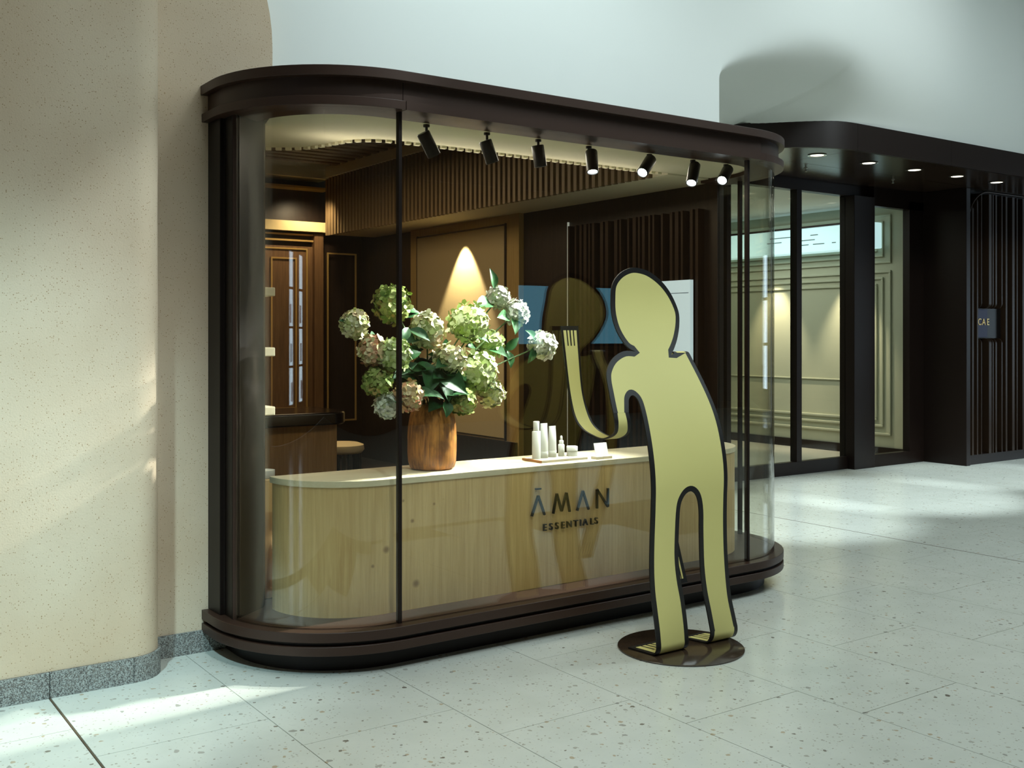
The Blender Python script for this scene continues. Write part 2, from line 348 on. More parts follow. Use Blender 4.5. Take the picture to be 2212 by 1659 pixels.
# ---- left column wall and recess
cw = [(-6, 4.68), (1.29, 4.68)]+[(1.29+.14*math.sin(a), 4.82-.14*math.cos(a)) for a in [PI/2*k/10 for k in range(1, 11)]]+[(1.43, 5.3), (-6, 5.3)]
wl = MB().prism(cw, .108, 5.6).build('wall_left', M['plaster'], smooth=40); tag(wl, 'limestone coloured plaster wall with rounded corner at far left', kind='structure')
bl = empty('baseboard_left'); tag(bl, 'grey granite baseboard under the left plaster wall', kind='structure')
def path_cw(off, seg):
    if seg == 'arc': return [(1.29+(.14+off)*math.sin(a), 4.82-(.14+off)*math.cos(a)) for a in [PI/2*k/10 for k in range(0, 11)]]+[(1.43+off, 4.95)]
    return seg
for a, b in ((-1.6, -.6), (-.597, .03), (.033, .948), (.951, 1.288)):
    box('granite_block', M['granite'], bl, a, b, 4.668, 4.75, 0, .107, bevel=.001)
MB().band(path_cw(.012, 'arc'), path_cw(-.06, 'arc'), 0, .107).build('granite_block', M['granite'], bl, smooth=40)
# recess slab with rounded top right corner
rp = [(1.3, .10), (1.99, .10), (1.99, 2.60), (2.035, 2.60), (2.035, 2.92)]+[(1.485+.55*math.cos(a), 2.92+.75*math.sin(a)) for a in [PI/2*k/14 for k in range(1, 15)]]+[(1.3, 3.67)]
wr = MB().prism(rp, 4.95, 5.045, 'y').build('wall_recess', M['plaster'], smooth=30); tag(wr, 'beige plaster recess wall with arched corner beside the kiosk', kind='structure')
br_ = empty('baseboard_recess'); tag(br_, 'dark granite baseboard in the recess beside the kiosk', kind='structure')
for a, b in ((1.3, 1.715), (1.718, 2.0)): box('granite_block', M['granite'], br_, a, b, 4.938, 5.04, 0, .104, bevel=.001)

# ---- upper white wall that folds into the bulkhead over the entrance
def Yg(x, z=3.4):
    k = sstep((z-3.39)/.42); return Yb0(x)*(1-k)+6.10*k
def Yb0(x):
    if x >= 8.1: return 6.10
    return min(6.95, 6.95-math.sqrt(max(0, .85**2-(8.1-x)**2)))
zs = [3.16+.02*k for k in range(12)]+[3.40+.02*k for k in range(16)]+[3.72+.05*k for k in range(39)]
xs_ = [5.27+.004*k for k in range(6)]+[5.30+.03*k for k in range(110)]+[8.6+.42*k for k in range(21)]
ncol = len(xs_); vs = []
for z in zs:
    q = 30*max(0, z-3.22)**2; w = .006+3.2*q/(3.2+q)
    vs += [(x, 5.05+(Yg(x, z)-5.05)*((x-5.27)/w)**3/(1+((x-5.27)/w)**3), z) for x in xs_]
b = MB(); b.add(vs, [(r*ncol+c, r*ncol+c+1, (r+1)*ncol+c+1, (r+1)*ncol+c) for r in range(len(zs)-1) for c in range(ncol-1) if not (zs[r] < 3.395 and xs_[c] > 7.21)])
b.add([(1.2, 5.05, 2.6), (5.27, 5.05, 2.6), (5.27, 5.05, 3.16), (1.2, 5.05, 3.16)], [(0, 1, 2, 3)])
n0 = len(zs); b.add([(1.2, 5.05, 3.16)]+[(1.2, 5.05, 5.6)]+[(5.27, 5.05, z) for z in zs[::-1]], [tuple(range(n0+2))])
b.add([(5.27, 5.05, 2.6), (5.27, 7.0, 2.6), (5.27, 7.0, 3.16), (5.27, 5.05, 3.16)], [(0, 1, 2, 3)])
wu = b.build('wall_upper', M['white'], smooth=75); tag(wu, 'smooth white plaster bulkhead above the kiosk and the entrance', kind='structure')
hall_c = box('ceiling', M['white'], None, -8, 20, -8, 8, 5.6, 5.75); tag(hall_c, 'white hall ceiling', kind='structure')
wb = box('wall_behind', M['mdwood'], None, -8, 20, -7.2, -7, 0, 5.6); tag(wb, 'brown wall across the hall', kind='structure')
whl = box('wall_hall_left', M['mdwood'], None, -8.2, -8, -7, 4.68, 0, 5.6); tag(whl, 'brown wall at the far left end of the hall', kind='structure')
for n_, y_ in ((1, 1.15), (2, -.75)):
    wn = empty('window_%d' % n_, (-8, y_, 0)); tag(wn, ['lit shop window, nearer one, on the hall end wall', 'lit shop window, farther one, on the hall end wall'][n_-1], kind='structure')
    rel(box('lit_pane', M['shopwin'], None, -7.99, -7.96, y_-.30, y_+.30, .5, 2.7), wn)
    for zz in (.5, 1.05, 1.6, 2.15, 2.68): rel(box('shelf', M['bronze_d'], None, -7.98, -7.80, y_-.32, y_+.32, zz, zz+.03), wn)
    for q, (zz, c_) in enumerate(((.56, 'red_box'), (1.11, 'navy'), (1.66, 'red_box'))): rel(box('goods', M[c_], None, -7.94, -7.82, y_-.18+.1*q, y_+.02+.1*q, zz+.02, zz+.28), wn)
whr = box('wall_hall_right', M['mdwood'], None, 20, 20.2, -7, 6.95, 0, 5.6); tag(whr, 'pale wall at the far right end of the hall', kind='structure')
for n_, y_ in ((3, 2.7),):
    wn = empty('window_%d' % n_, (20, y_, 0)); tag(wn, 'lit shop window on the right end wall of the hall', kind='structure')
    rel(box('lit_pane', M['shopwin'], None, 19.96, 19.99, y_-1.1, y_+1.1, .4, 3.1), wn)  # unseen glowing panel, added to put a bright streak in the curved glass
    for zz in (.38, 1.3, 2.2, 3.1): rel(box('window_bar', M['bronze_d'], None, 19.92, 19.99, y_-1.15, y_+1.15, zz, zz+.06), wn)
    for yy_ in (-1.15, -.03, 1.09): rel(box('window_bar', M['bronze_d'], None, 19.92, 19.99, y_+yy_, y_+yy_+.06, .38, 3.16), wn)
# dark wall between kiosk and entrance, behind the bulkhead
wd = box('wall_entrance', M['bronze_d'], None, 5.36, 7.4, 7.62, 7.75, 0, 3.4); tag(wd, 'dark wall between the kiosk and the entrance doors', kind='structure')

# ================================================================== KIOSK
C1 = (2.335, 4.80); C2 = (4.62, 4.80)
def kpath(R, part='all', n=20, yl=4.95, yr=5.02, a0=0., a1=PI/2):
    L_ = [(C1[0]-R*math.cos(a), C1[1]-R*math.sin(a)) for a in [a0+(PI/2-a0)*k/n for k in range(n+1)]]
    R_ = [(C2[0]+R*math.sin(a), C2[1]-R*math.cos(a)) for a in [a1*k/n for k in range(n+1)]]
    if part == 'left': return L_
    if part == 'right': return R_
    if part == 'front': return [(C1[0], C1[1]-R), (C2[0], C2[1]-R)]
    return ([(C1[0]-R, yl)] if a0 == 0 else [])+L_+R_+([(C2[0]+R, yr)] if yr else [])
K = empty('glass_kiosk', (3.48, 4.9, 0)); tag(K, 'rounded glass display kiosk in dark bronze frame beside the plaster wall', 'kiosk')
def kp(mb, name, m, smooth=35, bevel=0): return rel(mb.build(name, m, smooth=smooth, bevel=bevel), K)
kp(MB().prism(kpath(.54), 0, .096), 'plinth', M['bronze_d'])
kp(MB().prism(kpath(.655), .096, .137), 'sill_step', M['bronze'], bevel=.002)
kp(MB().prism(kpath(.63), .137, .155), 'sill_groove', M['bronze_d'])
kp(MB().prism(kpath(.655), .155, .199), 'sill_step', M['bronze'], bevel=.002)
kp(MB().prism(kpath(.585), .199, .201), 'display_floor', M['bronze'])
# glass
G0 = .185
kp(MB().band(kpath(.60, 'left', 28, a0=G0), kpath(.59, 'left', 28, a0=G0), .199, 2.515), 'curved_pane', M['glass'])
kp(MB().box(C1[0]+.002, C2[0]-.002, 4.20, 4.21, .199, 2.515), 'front_pane', M['glass'], None)
kp(MB().band(kpath(.60, 'right', 28), kpath(.59, 'right', 28), .199, 2.515), 'curved_pane', M['glass'])
kp(MB().box(C2[0]+.59, C2[0]+.60, 4.815, 5.0, .199, 2.515), 'side_pane', M['glass'], None)
for nm, (x, y) in (('mullion', (C1[0], 4.2)), ('mullion', (C2[0], 4.2))):
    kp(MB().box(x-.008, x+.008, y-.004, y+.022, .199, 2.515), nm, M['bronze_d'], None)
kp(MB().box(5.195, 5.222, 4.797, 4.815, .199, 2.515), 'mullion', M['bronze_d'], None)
e0 = kpath(.605, 'left', 28, a0=G0)[0]
kp(MB().prism([(e0[0]-.004, e0[1]), (e0[0]+.012, e0[1]-.006), (e0[0]+.016, e0[1]+.012), (e0[0], e0[1]+.014)], .199, 2.515), 'glass_bead', M['bronze'], None)
# left jamb
kp(MB().prism([(1.712, 4.955), (1.716, 4.80), (1.738, 4.80), (1.738, 4.70), (1.755, 4.69), (1.79, 4.72), (1.79, 4.955)], .199, 2.515), 'jamb_post', M['jamb'], None, bevel=.003)
kp(MB().prism([(1.77, 4.695), (1.93, 4.81), (1.965, 4.87), (1.975, 4.955), (1.80, 4.955), (1.80, 4.80)], .199, 2.535), 'jamb_panel', M['jamb'], 25)
# cornice
kp(MB().band(kpath(.66), kpath(.40), 2.640, 2.685), 'cornice_lip', M['bronze'], bevel=.002)
kp(MB().band([(C1[0]-.624, 4.95)]+kpath(.624, 'left'), [(C1[0]-.45, 4.95)]+kpath(.45, 'left'), 2.552, 2.640), 'fascia_panel', M['bronze'])
kp(MB().band([(C1[0]+.003, C1[1]-.624), (4.70, C1[1]-.624)], [(C1[0]+.003, C1[1]-.45), (4.70, C1[1]-.45)], 2.552, 2.640), 'fascia_panel', M['bronze'], None)
kr = [(x, y) for x, y in kpath(.624, 'right')[3:]]+[(C2[0]+.624, 5.02)]; ki = [(x, y) for x, y in kpath(.45, 'right')[3:]]+[(C2[0]+.45, 5.02)]
kp(MB().band([(4.703, kr[0][1]-.004)]+kr, [(4.703, ki[0][1]-.004)]+ki, 2.552, 2.640), 'fascia_panel', M['bronze'])
kp(MB().band([(C1[0]-.655, 4.95)]+kpath(.655, 'left'), [(C1[0]-.605, 4.95)]+kpath(.605, 'left'), 2.512, 2.552), 'cornice_band', M['bronze'], bevel=.0015)
kp(MB().band([(C1[0]+.003, C1[1]-.655), (4.715, C1[1]-.655)], [(C1[0]+.003, C1[1]-.605), (4.715, C1[1]-.605)], 2.512, 2.552), 'cornice_band', M['bronze'], None)
kr = kpath(.655, 'right')[3:]+[(C2[0]+.655, 5.02)]; ki = kpath(.605, 'right')[3:]+[(C2[0]+.605, 5.02)]
kp(MB().band([(4.718, kr[0][1]-.003)]+kr, [(4.718, ki[0][1]-.003)]+ki, 2.512, 2.552), 'cornice_band', M['bronze'])
kp(MB().band(kpath(.605), kpath(.445), 2.512, 2.552), 'ceiling_ring', M['bronze'])
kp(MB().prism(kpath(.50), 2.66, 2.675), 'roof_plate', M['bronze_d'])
edge = catmull([(1.6, 5.58), (2.0, 5.58), (2.23, 5.53), (2.40, 5.40), (2.47, 5.22), (2.52, 5.05), (2.64, 4.955), (2.85, 4.93)], 8)
edge = edge+[(2.85+.05*k, 4.93) for k in range(1, 37)]+[(4.70, 4.93), (5.2, 4.93)]
poly = [(1.6, 5.0)]+edge[:]+[(5.2, 4.98)]
cpoly = [(1.93, 4.70)]+kpath(.46, 'left', 10)[2:]+kpath(.46, 'right', 10)+[(5.08, 4.93)]+[p for p in edge[::-1] if p[0] < 4.9 and p[0] > 1.65]+[(1.65, 5.5), (1.65, 4.98), (2.0, 4.98)]
kp(MB().prism(cpoly, 2.535, 2.56), 'ceiling_board', M['cream'], 20)

# track lights
names = ['farthest left', 'second', 'third', 'fourth', 'fifth', 'sixth', 'last']
TL = [((2.603, 2.515), (2.583, 2.50), (2.647, 2.374), 0, 'dark'), ((2.955, 2.515), (2.944, 2.50), (2.989, 2.372), 0, 'dark'), ((3.276, 2.515), (3.271, 2.51), (3.292, 2.379), .0, 'dark'),
      ((3.615, 2.515), (3.633, 2.515), (3.609, 2.375), -.04, 'soft'), ((4.055, 2.515), (4.066, 2.515), (3.955, 2.401), -.05, 'lit'),
      ((4.395, 2.515), (4.412, 2.515), (4.333, 2.375), -.05, 'soft'), ((4.67, 2.515), (4.687, 2.515), (4.572, 2.409), -.06, 'lit')]
TLAB = ['black cylinder track light nearest the left mullion, tilted right', 'black cylinder track light second from the left mullion, tilted right', 'black cylinder track light hanging almost upright, third from the mullion',
        'black cylinder track light tipped slightly left with a pale lens rim', 'black track light tipped far left with a bright lens, first of the bright ones', 'black track light between the two brightest lamps, glowing softly', 'bright black track light at the rounded right end of the kiosk']
for (mx_, mz), (tx, tz), (bx, bz), dy, kind in TL:
    i = [t[1] for t in TL].index((tx, tz))
    mx_, tx, bx = mx_*.991, tx*.991, bx*.991; mz, tz, bz = 2.512, 1.5+(tz-1.5)*.991, 1.5+(bz-1.5)*.991
    r_ = empty('track_light', (mx_, 4.38, mz)); tag(r_, TLAB[i], 'spotlight', 'track lights under the kiosk ceiling')
    top = Vector((tx, 4.38, tz-.02)); bot = Vector((bx, 4.38+dy, bz)); d = (bot-top); L_ = d.length; d.normalize()
    rot = d.to_track_quat('Z', 'Y').to_matrix()
    rel(MB().lathe([(.016, 0), (.016, -.012), (.007, -.014), (.007, -.035)], (mx_, 4.38, mz), 12).build('mount', M['lamp_black'], smooth=40), r_)
    rel(MB().lathe([(.030, 0), (.0325, .004), (.0325, L_-.002), (.030, L_), (.027, L_), (.026, L_-.012)], top, 20, rot).build('lamp_body', M['lamp_black'], smooth=40), r_)
    lens = {'dark': M['lamp_off'], 'soft': M['lamp_lit'], 'lit': M['lamp_lit']}[kind]
    rel(MB().lathe([(.0262, L_-.011), (.0255, L_-.006), (.0, L_-.005)], top, 16, rot).build('lens', lens, smooth=40), r_)
    tgt = {0: (3.0, 4.75, 1.2), 1: (2.95, 4.7, 1.2), 2: (3.35, 4.6, .83), 3: (3.45, 4.55, .83), 4: (2.55, 4.52, 1.27), 5: (3.5, 4.55, .83), 6: (3.0, 4.60, 1.38)}[i]
    pw = {'dark': 30, 'soft': 190, 'lit': 520}[kind]
    spot('track_lamp', tuple(bot+d*.012), tgt, pw, 38, .7, (.94, 1.0, .98), .02)

# ================================================================== SHOP INTERIOR
fs_ = box('floor_shop', M['dkwood'], None, 1.5, 5.2, 5.0, 10.4, .0, .199); tag(fs_, 'dark floor inside the shop', kind='structure')
wsl = box('wall_shop_left', M['dkwood'], None, 1.3, 1.5, 5.06, 10.4, .2, 3.3); tag(wsl, 'dark left wall inside the shop', kind='structure')
# right side: cream panel wall, dark slatted partition
wsr = box('wall_shop_right', M['dkwood'], None, 5.2, 5.26, 5.0, 10.4, 0, 2.6); tag(wsr, 'dark right wall inside the shop with lit plaster panel and bronze slats', kind='structure')
box('soffit', M['cream'], wsr, 4.70, 5.2, 4.95, 9.9, 2.53, 2.56)
box('panel_surround', wood('cream_wood', (156, 130, 80), (172, 146, 94), 8), wsr, 5.15, 5.2, 7.22, 9.05, .2, 2.53)
box('plaster_panel', mat('panel_plaster', (172, 154, 116), .7), wsr, 5.135, 5.15, 7.42, 8.9, .62, 2.44, bevel=.004)
for a in ((7.40, 7.42, .60, 2.46), (8.90, 8.92, .60, 2.46)): box('panel_edge', M['dkwood'], wsr, 5.14, 5.152, *a)
box('panel_edge', M['dkwood'], wsr, 5.14, 5.152, 7.40, 8.92, 2.44, 2.455)
box('panel_base', M['dkwood'], wsr, 5.13, 5.152, 7.24, 9.03, .2, .60)
yy = 5.12; k = 0
while yy < 6.56:
    w_ = random.choice((.018, .026, .034)); box('slat', M['bronze_slat'], wsr, 5.14, 5.2, yy, yy+w_, .2, 2.36); yy += w_+random.choice((.025, .04, .07)); k += 1
box('edge_strip', M['led'], wsr, 5.185, 5.2, 6.60, 6.609, .25, 2.40)
# wall of vertical slats above the soffit
wsw = box('wall_slatted', M['dkwood'], None, 4.70, 4.76, 5.09, 9.9, 2.56, 3.28); tag(wsw, 'bulkhead of vertical wooden slats above the shop wall', kind='structure')
sm = MB().box(4.665, 4.70, -.017, .017, 2.525, 3.11); s0 = None
for k in range(72):
    y = 5.11+.068*k
    if s0 is None: s0 = sm.build('slat', M['slat'], wsw); o = s0
    else: o = s0.copy(); COL.objects.link(o)
    o.location.y = y
box('cream_band', M['cream'], wsw, 4.64, 4.70, 5.09, 9.9, 3.11, 3.22)
# ceiling slats over the shop
csh = box('ceiling_shop', M['dkwood'], None, 1.3, 4.7, 5.08, 10.4, 3.28, 3.34); tag(csh, 'dark shop ceiling lined with wooden slats', kind='structure')
sm = MB().box(1.5, 4.64, -.045, .045, 3.20, 3.26); s0 = None
for k in range(28):
    if s0 is None: s0 = sm.build('ceiling_slat', M['slat_c'], csh); o = s0
    else: o = s0.copy(); COL.objects.link(o)
    o.location.y = 5.15+.165*k
# row of slat ends along the edge of the kiosk ceiling
L = 0; last = None; pts = edge; acc = 0; sm = MB().box(-.015, .015, -.012, .012, 2.522, 2.565); s0 = None
for (x0, y0), (x1, y1) in zip(pts, pts[1:]):
    d = math.hypot(x1-x0, y1-y0); t_ = 0
    while acc+(d-t_) >= .055:
        t_ += .055-acc; acc = 0; x = x0+(x1-x0)*t_/d; y = y0+(y1-y0)*t_/d
        if x > 4.66: break
        if s0 is None: s0 = sm.build('slat_end', M['cream']); o = s0
        else: o = s0.copy(); COL.objects.link(o)
        o.parent = csh; o.location = (x, y+.012, 0); o.rotation_euler.z = math.atan2(y1-y0, x1-x0)
    acc += d-t_
# back wall
wbk = box('wall_shop_back', M['dkwood'], None, 1.5, 5.2, 10.2, 10.4, .2, 3.3); tag(wbk, 'brown panelled wall with gold trim at the back of the shop', kind='structure')
box('wood_panel', M['mdwood'], wbk, 3.0, 4.72, 10.17, 10.2, .2, 2.42)
box('bright_cornice', mat('lit_cornice', (228, 206, 152), .6), wbk, 3.0, 4.78, 10.08, 10.2, 2.57, 2.67)
for z in (2.47, 2.53): box('rail', M['gold'], wbk, 3.0, 4.62, 10.15, 10.2, z, z+.018)
box('beam', M['cream'], wbk, 1.5, 4.7, 9.92, 10.2, 3.10, 3.25); box('rail', M['gold'], wbk, 3.0, 4.75, 10.0, 10.2, 3.0, 3.02)
def frame(x0, x1, z0, z1, w=.016):
    m = MB(); m.box(x0, x0+w, 10.155, 10.17, z0, z1); m.box(x1-w, x1, 10.155, 10.17, z0, z1); m.box(x0+w, x1-w, 10.155, 10.17, z1-w, z1); m.box(x0+w, x1-w, 10.155, 10.17, z0, z0+w)
    m.build('gold_frame', M['gold'], wbk)
frame(4.16, 4.44, .75, 2.30); frame(4.05, 4.56, .6, 2.40); frame(4.78, 5.12, .6, 2.37)
box('post', M['mdwood'], wbk, 4.62, 4.72, 10.12, 10.2, .2, 2.56)

# reception desk, stool, shelf unit
dk = empty('reception_desk', (2.7, 6.7, .2)); tag(dk, 'reception desk with thick black top and wooden front behind the counter', 'desk')
def rr(x0, x1, y0, y1, r, n=10):
    return [(x0, y0), (x1-r, y0)]+[(x1-r+r*math.sin(a), y0+r-r*math.cos(a)) for a in [PI/2*k/n for k in range(1, n+1)]]+[(x1, y1), (x0, y1)]
rel(MB().prism(rr(1.9, 3.25, 6.5, 7.1, .16), .90, .985).build('desk_top', mat('black_stone', (26, 20, 18), .15), bevel=.012, smooth=30), dk)
rel(MB().prism(rr(1.95, 3.17, 6.56, 7.05, .03), .2, .90).build('desk_front', wood('desk_wood', (140, 104, 58), (166, 128, 78), 9), smooth=30), dk)
st = empty('stool', (3.5, 7.2, .2)); tag(st, 'round stool with cream cushion and slatted base beyond the desk', 'stool')
rel(MB().lathe([(.0, .42), (.155, .425), (.175, .45), (.17, .485), (.13, .50), (.0, .505)], (3.5, 7.2, .2), 24).build('cushion', M['seat'], smooth=50), st)
sm = MB().box(-.012, .012, -.01, .01, .0, .43)
for k in range(20):
    a = 2*PI*k/20; o = sm.build('slat', M['dkwood'], st) if k == 0 else o.copy()
    if k: COL.objects.link(o)
    o.location = (.145*math.cos(a), .145*math.sin(a), 0); o.rotation_euler.z = a+PI/2
rel(MB().lathe([(.155, 0), (.155, .03)], (3.5, 7.2, .2), 24).build('base_ring', M['dkwood'], smooth=40), st)
sh = empty('display_shelf', (1.8, 5.3, .2)); tag(sh, 'wall shelf unit with pale boards half hidden behind the left jamb', 'shelf')
for z in (1.70, 1.395, 1.095): rel(box('shelf_board', M['cream'], None, 1.5, 2.105, 5.08, 5.5, z, z+.045, bevel=.006), sh)
rel(box('side_panel', M['mdwood'], None, 1.5, 1.62, 5.08, 5.5, .2, 1.9), sh)
cn = empty('canister', (1.985, 5.06, .2)); tag(cn, 'tall wooden canister with cream lid beside the left jamb', 'canister')
rel(MB().lathe([(.052, 0), (.055, .01), (.055, .585), (.05, .59), (.046, .57)], (2.018, 5.02, .2), 20).build('body', M['oak'], smooth=40), cn)
rel(MB().lathe([(.05, .592), (.055, .60), (.055, .63), (.048, .624), (0, .624)], (2.018, 5.02, .2), 20).build('lid', M['bottle'], smooth=40), cn)

# ================================================================== COUNTER
CT = empty('display_counter', (3.4, 4.56, .2)); tag(CT, 'pale oak display counter with rounded ends and metal shop lettering', 'counter')
def cpath(o_, xe=0):
    r = .385+o_; L_ = [(2.335-r*math.cos(a), 4.755-r*math.sin(a)) for a in [PI/2*k/16 for k in range(17)]]
    R_ = [(4.548+r*math.sin(a), 4.755-r*math.cos(a)) for a in [PI/2*k/16 for k in range(17)]]
    return L_+R_
rel(MB().prism(cpath(-.006)+[(4.92, 4.77), (1.96, 4.77)], .201, .80).build('counter_body', M['oak'], smooth=25), CT)
rel(MB().prism(cpath(0)+[(4.933, 4.78), (1.95, 4.78)], .80, .83).build('counter_top', M['oak_top'], smooth=25, bevel=.002), CT)
YF = 4.375
def stroke(name, pts, w, d=.012):
    m = MB()
    for (x0, z0), (x1, z1) in zip(pts, pts[1:]):
        dx, dz = x1-x0, z1-z0; l = math.hypot(dx, dz); nx, nz = -dz/l*w/2, dx/l*w/2
        m.prism([(x0+nx, z0+nz), (x1+nx, z1+nz), (x1-nx, z1-nz), (x0-nx, z0-nz)], YF-d-.004, YF-.004, 'y')
    o = rel(m.build(name, M['letters']), CT); return o
stroke('letter', [(3.194, .575), (3.235, .677), (3.276, .575)], .010)
stroke('macron', [(3.218, .712), (3.252, .712)], .008)
stroke('letter', [(3.332, .575), (3.356, .677), (3.387, .583), (3.419, .677), (3.441, .575)], .010)
stroke('letter', [(3.491, .575), (3.530, .677), (3.569, .575)], .010)
stroke('letter', [(3.627, .575), (3.627, .677), (3.703, .577), (3.703, .677)], .010)
xs = [3.278, 3.318, 3.357, 3.396, 3.438, 3.482, 3.515, 3.547, 3.592, 3.622]
for ch, x in zip('ESSENTIALS', xs):
    rel(text_mesh('letter', ch, .050, M['letters'], None, (x, YF-.009, .4925), .012), CT)

# products on the counter
tr = empty('product_tray', (3.46, 4.53, .83)); tag(tr, 'low cream tray with wooden end on the counter under the white bottles', 'tray')
rel(MB().box(3.318, 3.63, 4.445, 4.61, .83, .844).build('tray_board', M['tray'], bevel=.002), tr)  # pale colour puts overexposed light into the wooden tray top
rel(MB().box(3.308, 3.318, 4.445, 4.61, .831, .843).build('tray_end', M['tray_edge'], bevel=.001), tr)  # same wood, coloured as its shaded side
ZT = .844
sb = empty('pump_bottle', (3.345, 4.53, ZT)); tag(sb, 'white bottle with narrower tall cap, leftmost on the tray', 'bottle')
rel(MB().lathe([(.021, 0), (.023, .002), (.023, .144), (.021, .147), (.015, .148)], (3.345, 4.53, ZT), 24).build('body', M['bottle'], smooth=40), sb)
rel(MB().lathe([(.0165, .147), (.0165, .197), (.0155, .199), (0, .199)], (3.345, 4.53, ZT), 24).build('cap', M['bottle'], smooth=40), sb)
for nm, x, y, h, lab in (('cosmetic_tube', 3.399, 4.535, .186, 'tall white squeeze tube with crimped flat shoulder on the tray'), ('cosmetic_tube', 3.463, 4.545, .168, 'white tube, shorter of the two, beside the dropper bottle')):
    t_ = empty(nm, (x, y, ZT)); tag(t_, lab, 'tube', 'white tubes on the tray')
    rel(MB().lathe([(.0225, 0), (.024, .002), (.024, .035), (.0235, .036)], (x, y, ZT), 24).build('cap', M['bottle'], smooth=40), t_)
    m = MB(); n = 24; prof = [(.036, 1., 1.), (.08, .99, .92), (.13, .99, .6), (h-.012, .99, .16), (h, .99, .12)]; vv = []
    for z, sx, sy in prof: vv += [(x+.0235*sx*math.cos(2*PI*k/n)*(1), y+.0235*sy*math.sin(2*PI*k/n), ZT+z) for k in range(n)]
    m.add(vv, [(i*n+k, i*n+(k+1) % n, (i+1)*n+(k+1) % n, (i+1)*n+k) for i in range(4) for k in range(n)]+[tuple(range(n))[::-1], tuple(range(4*n, 5*n))])
    rel(m.build('tube_body', M['bottle'], smooth=50), t_)
db = empty('dropper_bottle', (3.525, 4.545, ZT)); tag(db, 'small white dropper bottle with rounded bulb on the tray', 'bottle')
rel(MB().lathe([(.016, 0), (.0175, .002), (.0175, .062), (.015, .066), (.012, .067)], (3.525, 4.545, ZT), 20).build('body', M['bottle'], smooth=40), db)
rel(MB().lathe([(.0125, .066), (.0125, .085), (.011, .087), (.007, .088)], (3.525, 4.545, ZT), 20).build('collar', M['bottle'], smooth=40), db)
rel(MB().lathe([(.0065, .087), (.0068, .10), (.006, .108), (.003, .112), (0, .113)], (3.525, 4.545, ZT), 16).build('bulb', M['bottle'], smooth=40), db)
jr = empty('cream_jar', (3.588, 4.53, ZT)); tag(jr, 'squat white jar with flat lid at right end of tray', 'jar')
rel(MB().lathe([(.028, 0), (.030, .002), (.030, .026), (.029, .027)], (3.588, 4.53, ZT), 24).build('body', M['bottle'], smooth=40), jr)
rel(MB().lathe([(.031, .028), (.031, .05), (.029, .053), (0, .053)], (3.588, 4.53, ZT), 24).build('lid', M['bottle'], smooth=40), jr)
cdh = empty('price_card', (3.66, 4.44, .83)); tag(cdh, 'small white card leaning in a cream holder right of the tray', 'card')
rel(MB().box(3.655, 3.765, 4.40, 4.45, .83, .845).build('card_holder', M['tray'], bevel=.001), cdh)
rel(MB().prism([(4.420, .8455), (4.422, .8455), (4.441, .915), (4.439, .915)], 3.665, 3.755, 'x').build('card', M['bottle']), cdh)

# ================================================================== VASE AND HYDRANGEAS
VX, VY, VZ = 2.735, 4.585, .83
vs_ = empty('wooden_vase', (VX, VY, VZ)); tag(vs_, 'round carved wooden vase holding hydrangeas on the counter', 'vase')
wob = lambda a, z: .012*math.sin(3*a+.6)+.012*math.sin(5*a+z*9)+.008*math.sin(9*a)
rel(MB().lathe([(.0, 0), (.095, .0), (.112, .010), (.121, .04), (.124, .09), (.124, .16), (.121, .215), (.113, .265), (.103, .30), (.094, .322), (.082, .328), (.076, .318), (.078, .25)], (VX, VY, VZ), 40, wob=wob).build('vase_body', M['vase'], smooth=60), vs_)

def bloom(c, R, pm, seed, name='flower_head', parent=None):
    rnd = random.Random(seed); m = MB(); tones = []
    m.lathe([(.0, -.72*R), (.5*R, -.5*R), (.70*R, 0), (.5*R, .5*R), (0, .72*R)], c, 10); tones += [0.1]*(len(m.f))
    N = int(58+R*620); ga = PI*(3-5**.5)
    for k in range(N):
        z = 1-2*(k+.5)/N
        rr_ = math.sqrt(1-z*z); a = ga*k; n_ = Vector((rr_*math.cos(a), rr_*math.sin(a), z)); n_ = (n_+Vector([rnd.uniform(-.34, .34) for _ in range(3)])).normalized()
        p = Vector(c)+Vector((rr_*math.cos(a), rr_*math.sin(a), z))*R*rnd.uniform(.82, 1.06)
        u = n_.cross(Vector((rnd.uniform(-1, 1), rnd.uniform(-1, 1), rnd.uniform(-1, 1)))).normalized(); w = n_.cross(u)
        pr = rnd.uniform(.22, .34)*min(R, .075)*1.25; th = rnd.uniform(0, 1); tilt = rnd.uniform(-.15, .6)
        t0 = rnd.random()
        for q in range(4):
            an = th+q*PI/2; e = u*math.cos(an)+w*math.sin(an); f = u*math.cos(an+PI/2)+w*math.sin(an+PI/2)
            lift = n_*pr*(tilt+rnd.uniform(-.22, .25))
            m.add([p, p+e*pr*.55+f*pr*.50+lift*.6, p+e*pr*1.08+f*pr*.22+lift, p+e*pr*1.08-f*pr*.22+lift, p+e*pr*.55-f*pr*.50+lift*.6], [(0, 4, 3, 2, 1)])
            tones.append(min(1, max(0, t0+rnd.uniform(-.12, .12))))
    o = m.build(name, pm, None)
    at = o.data.attributes.new('tone', 'FLOAT', 'FACE'); at.data.foreach_set('value', tones)
    return rel(o, parent)
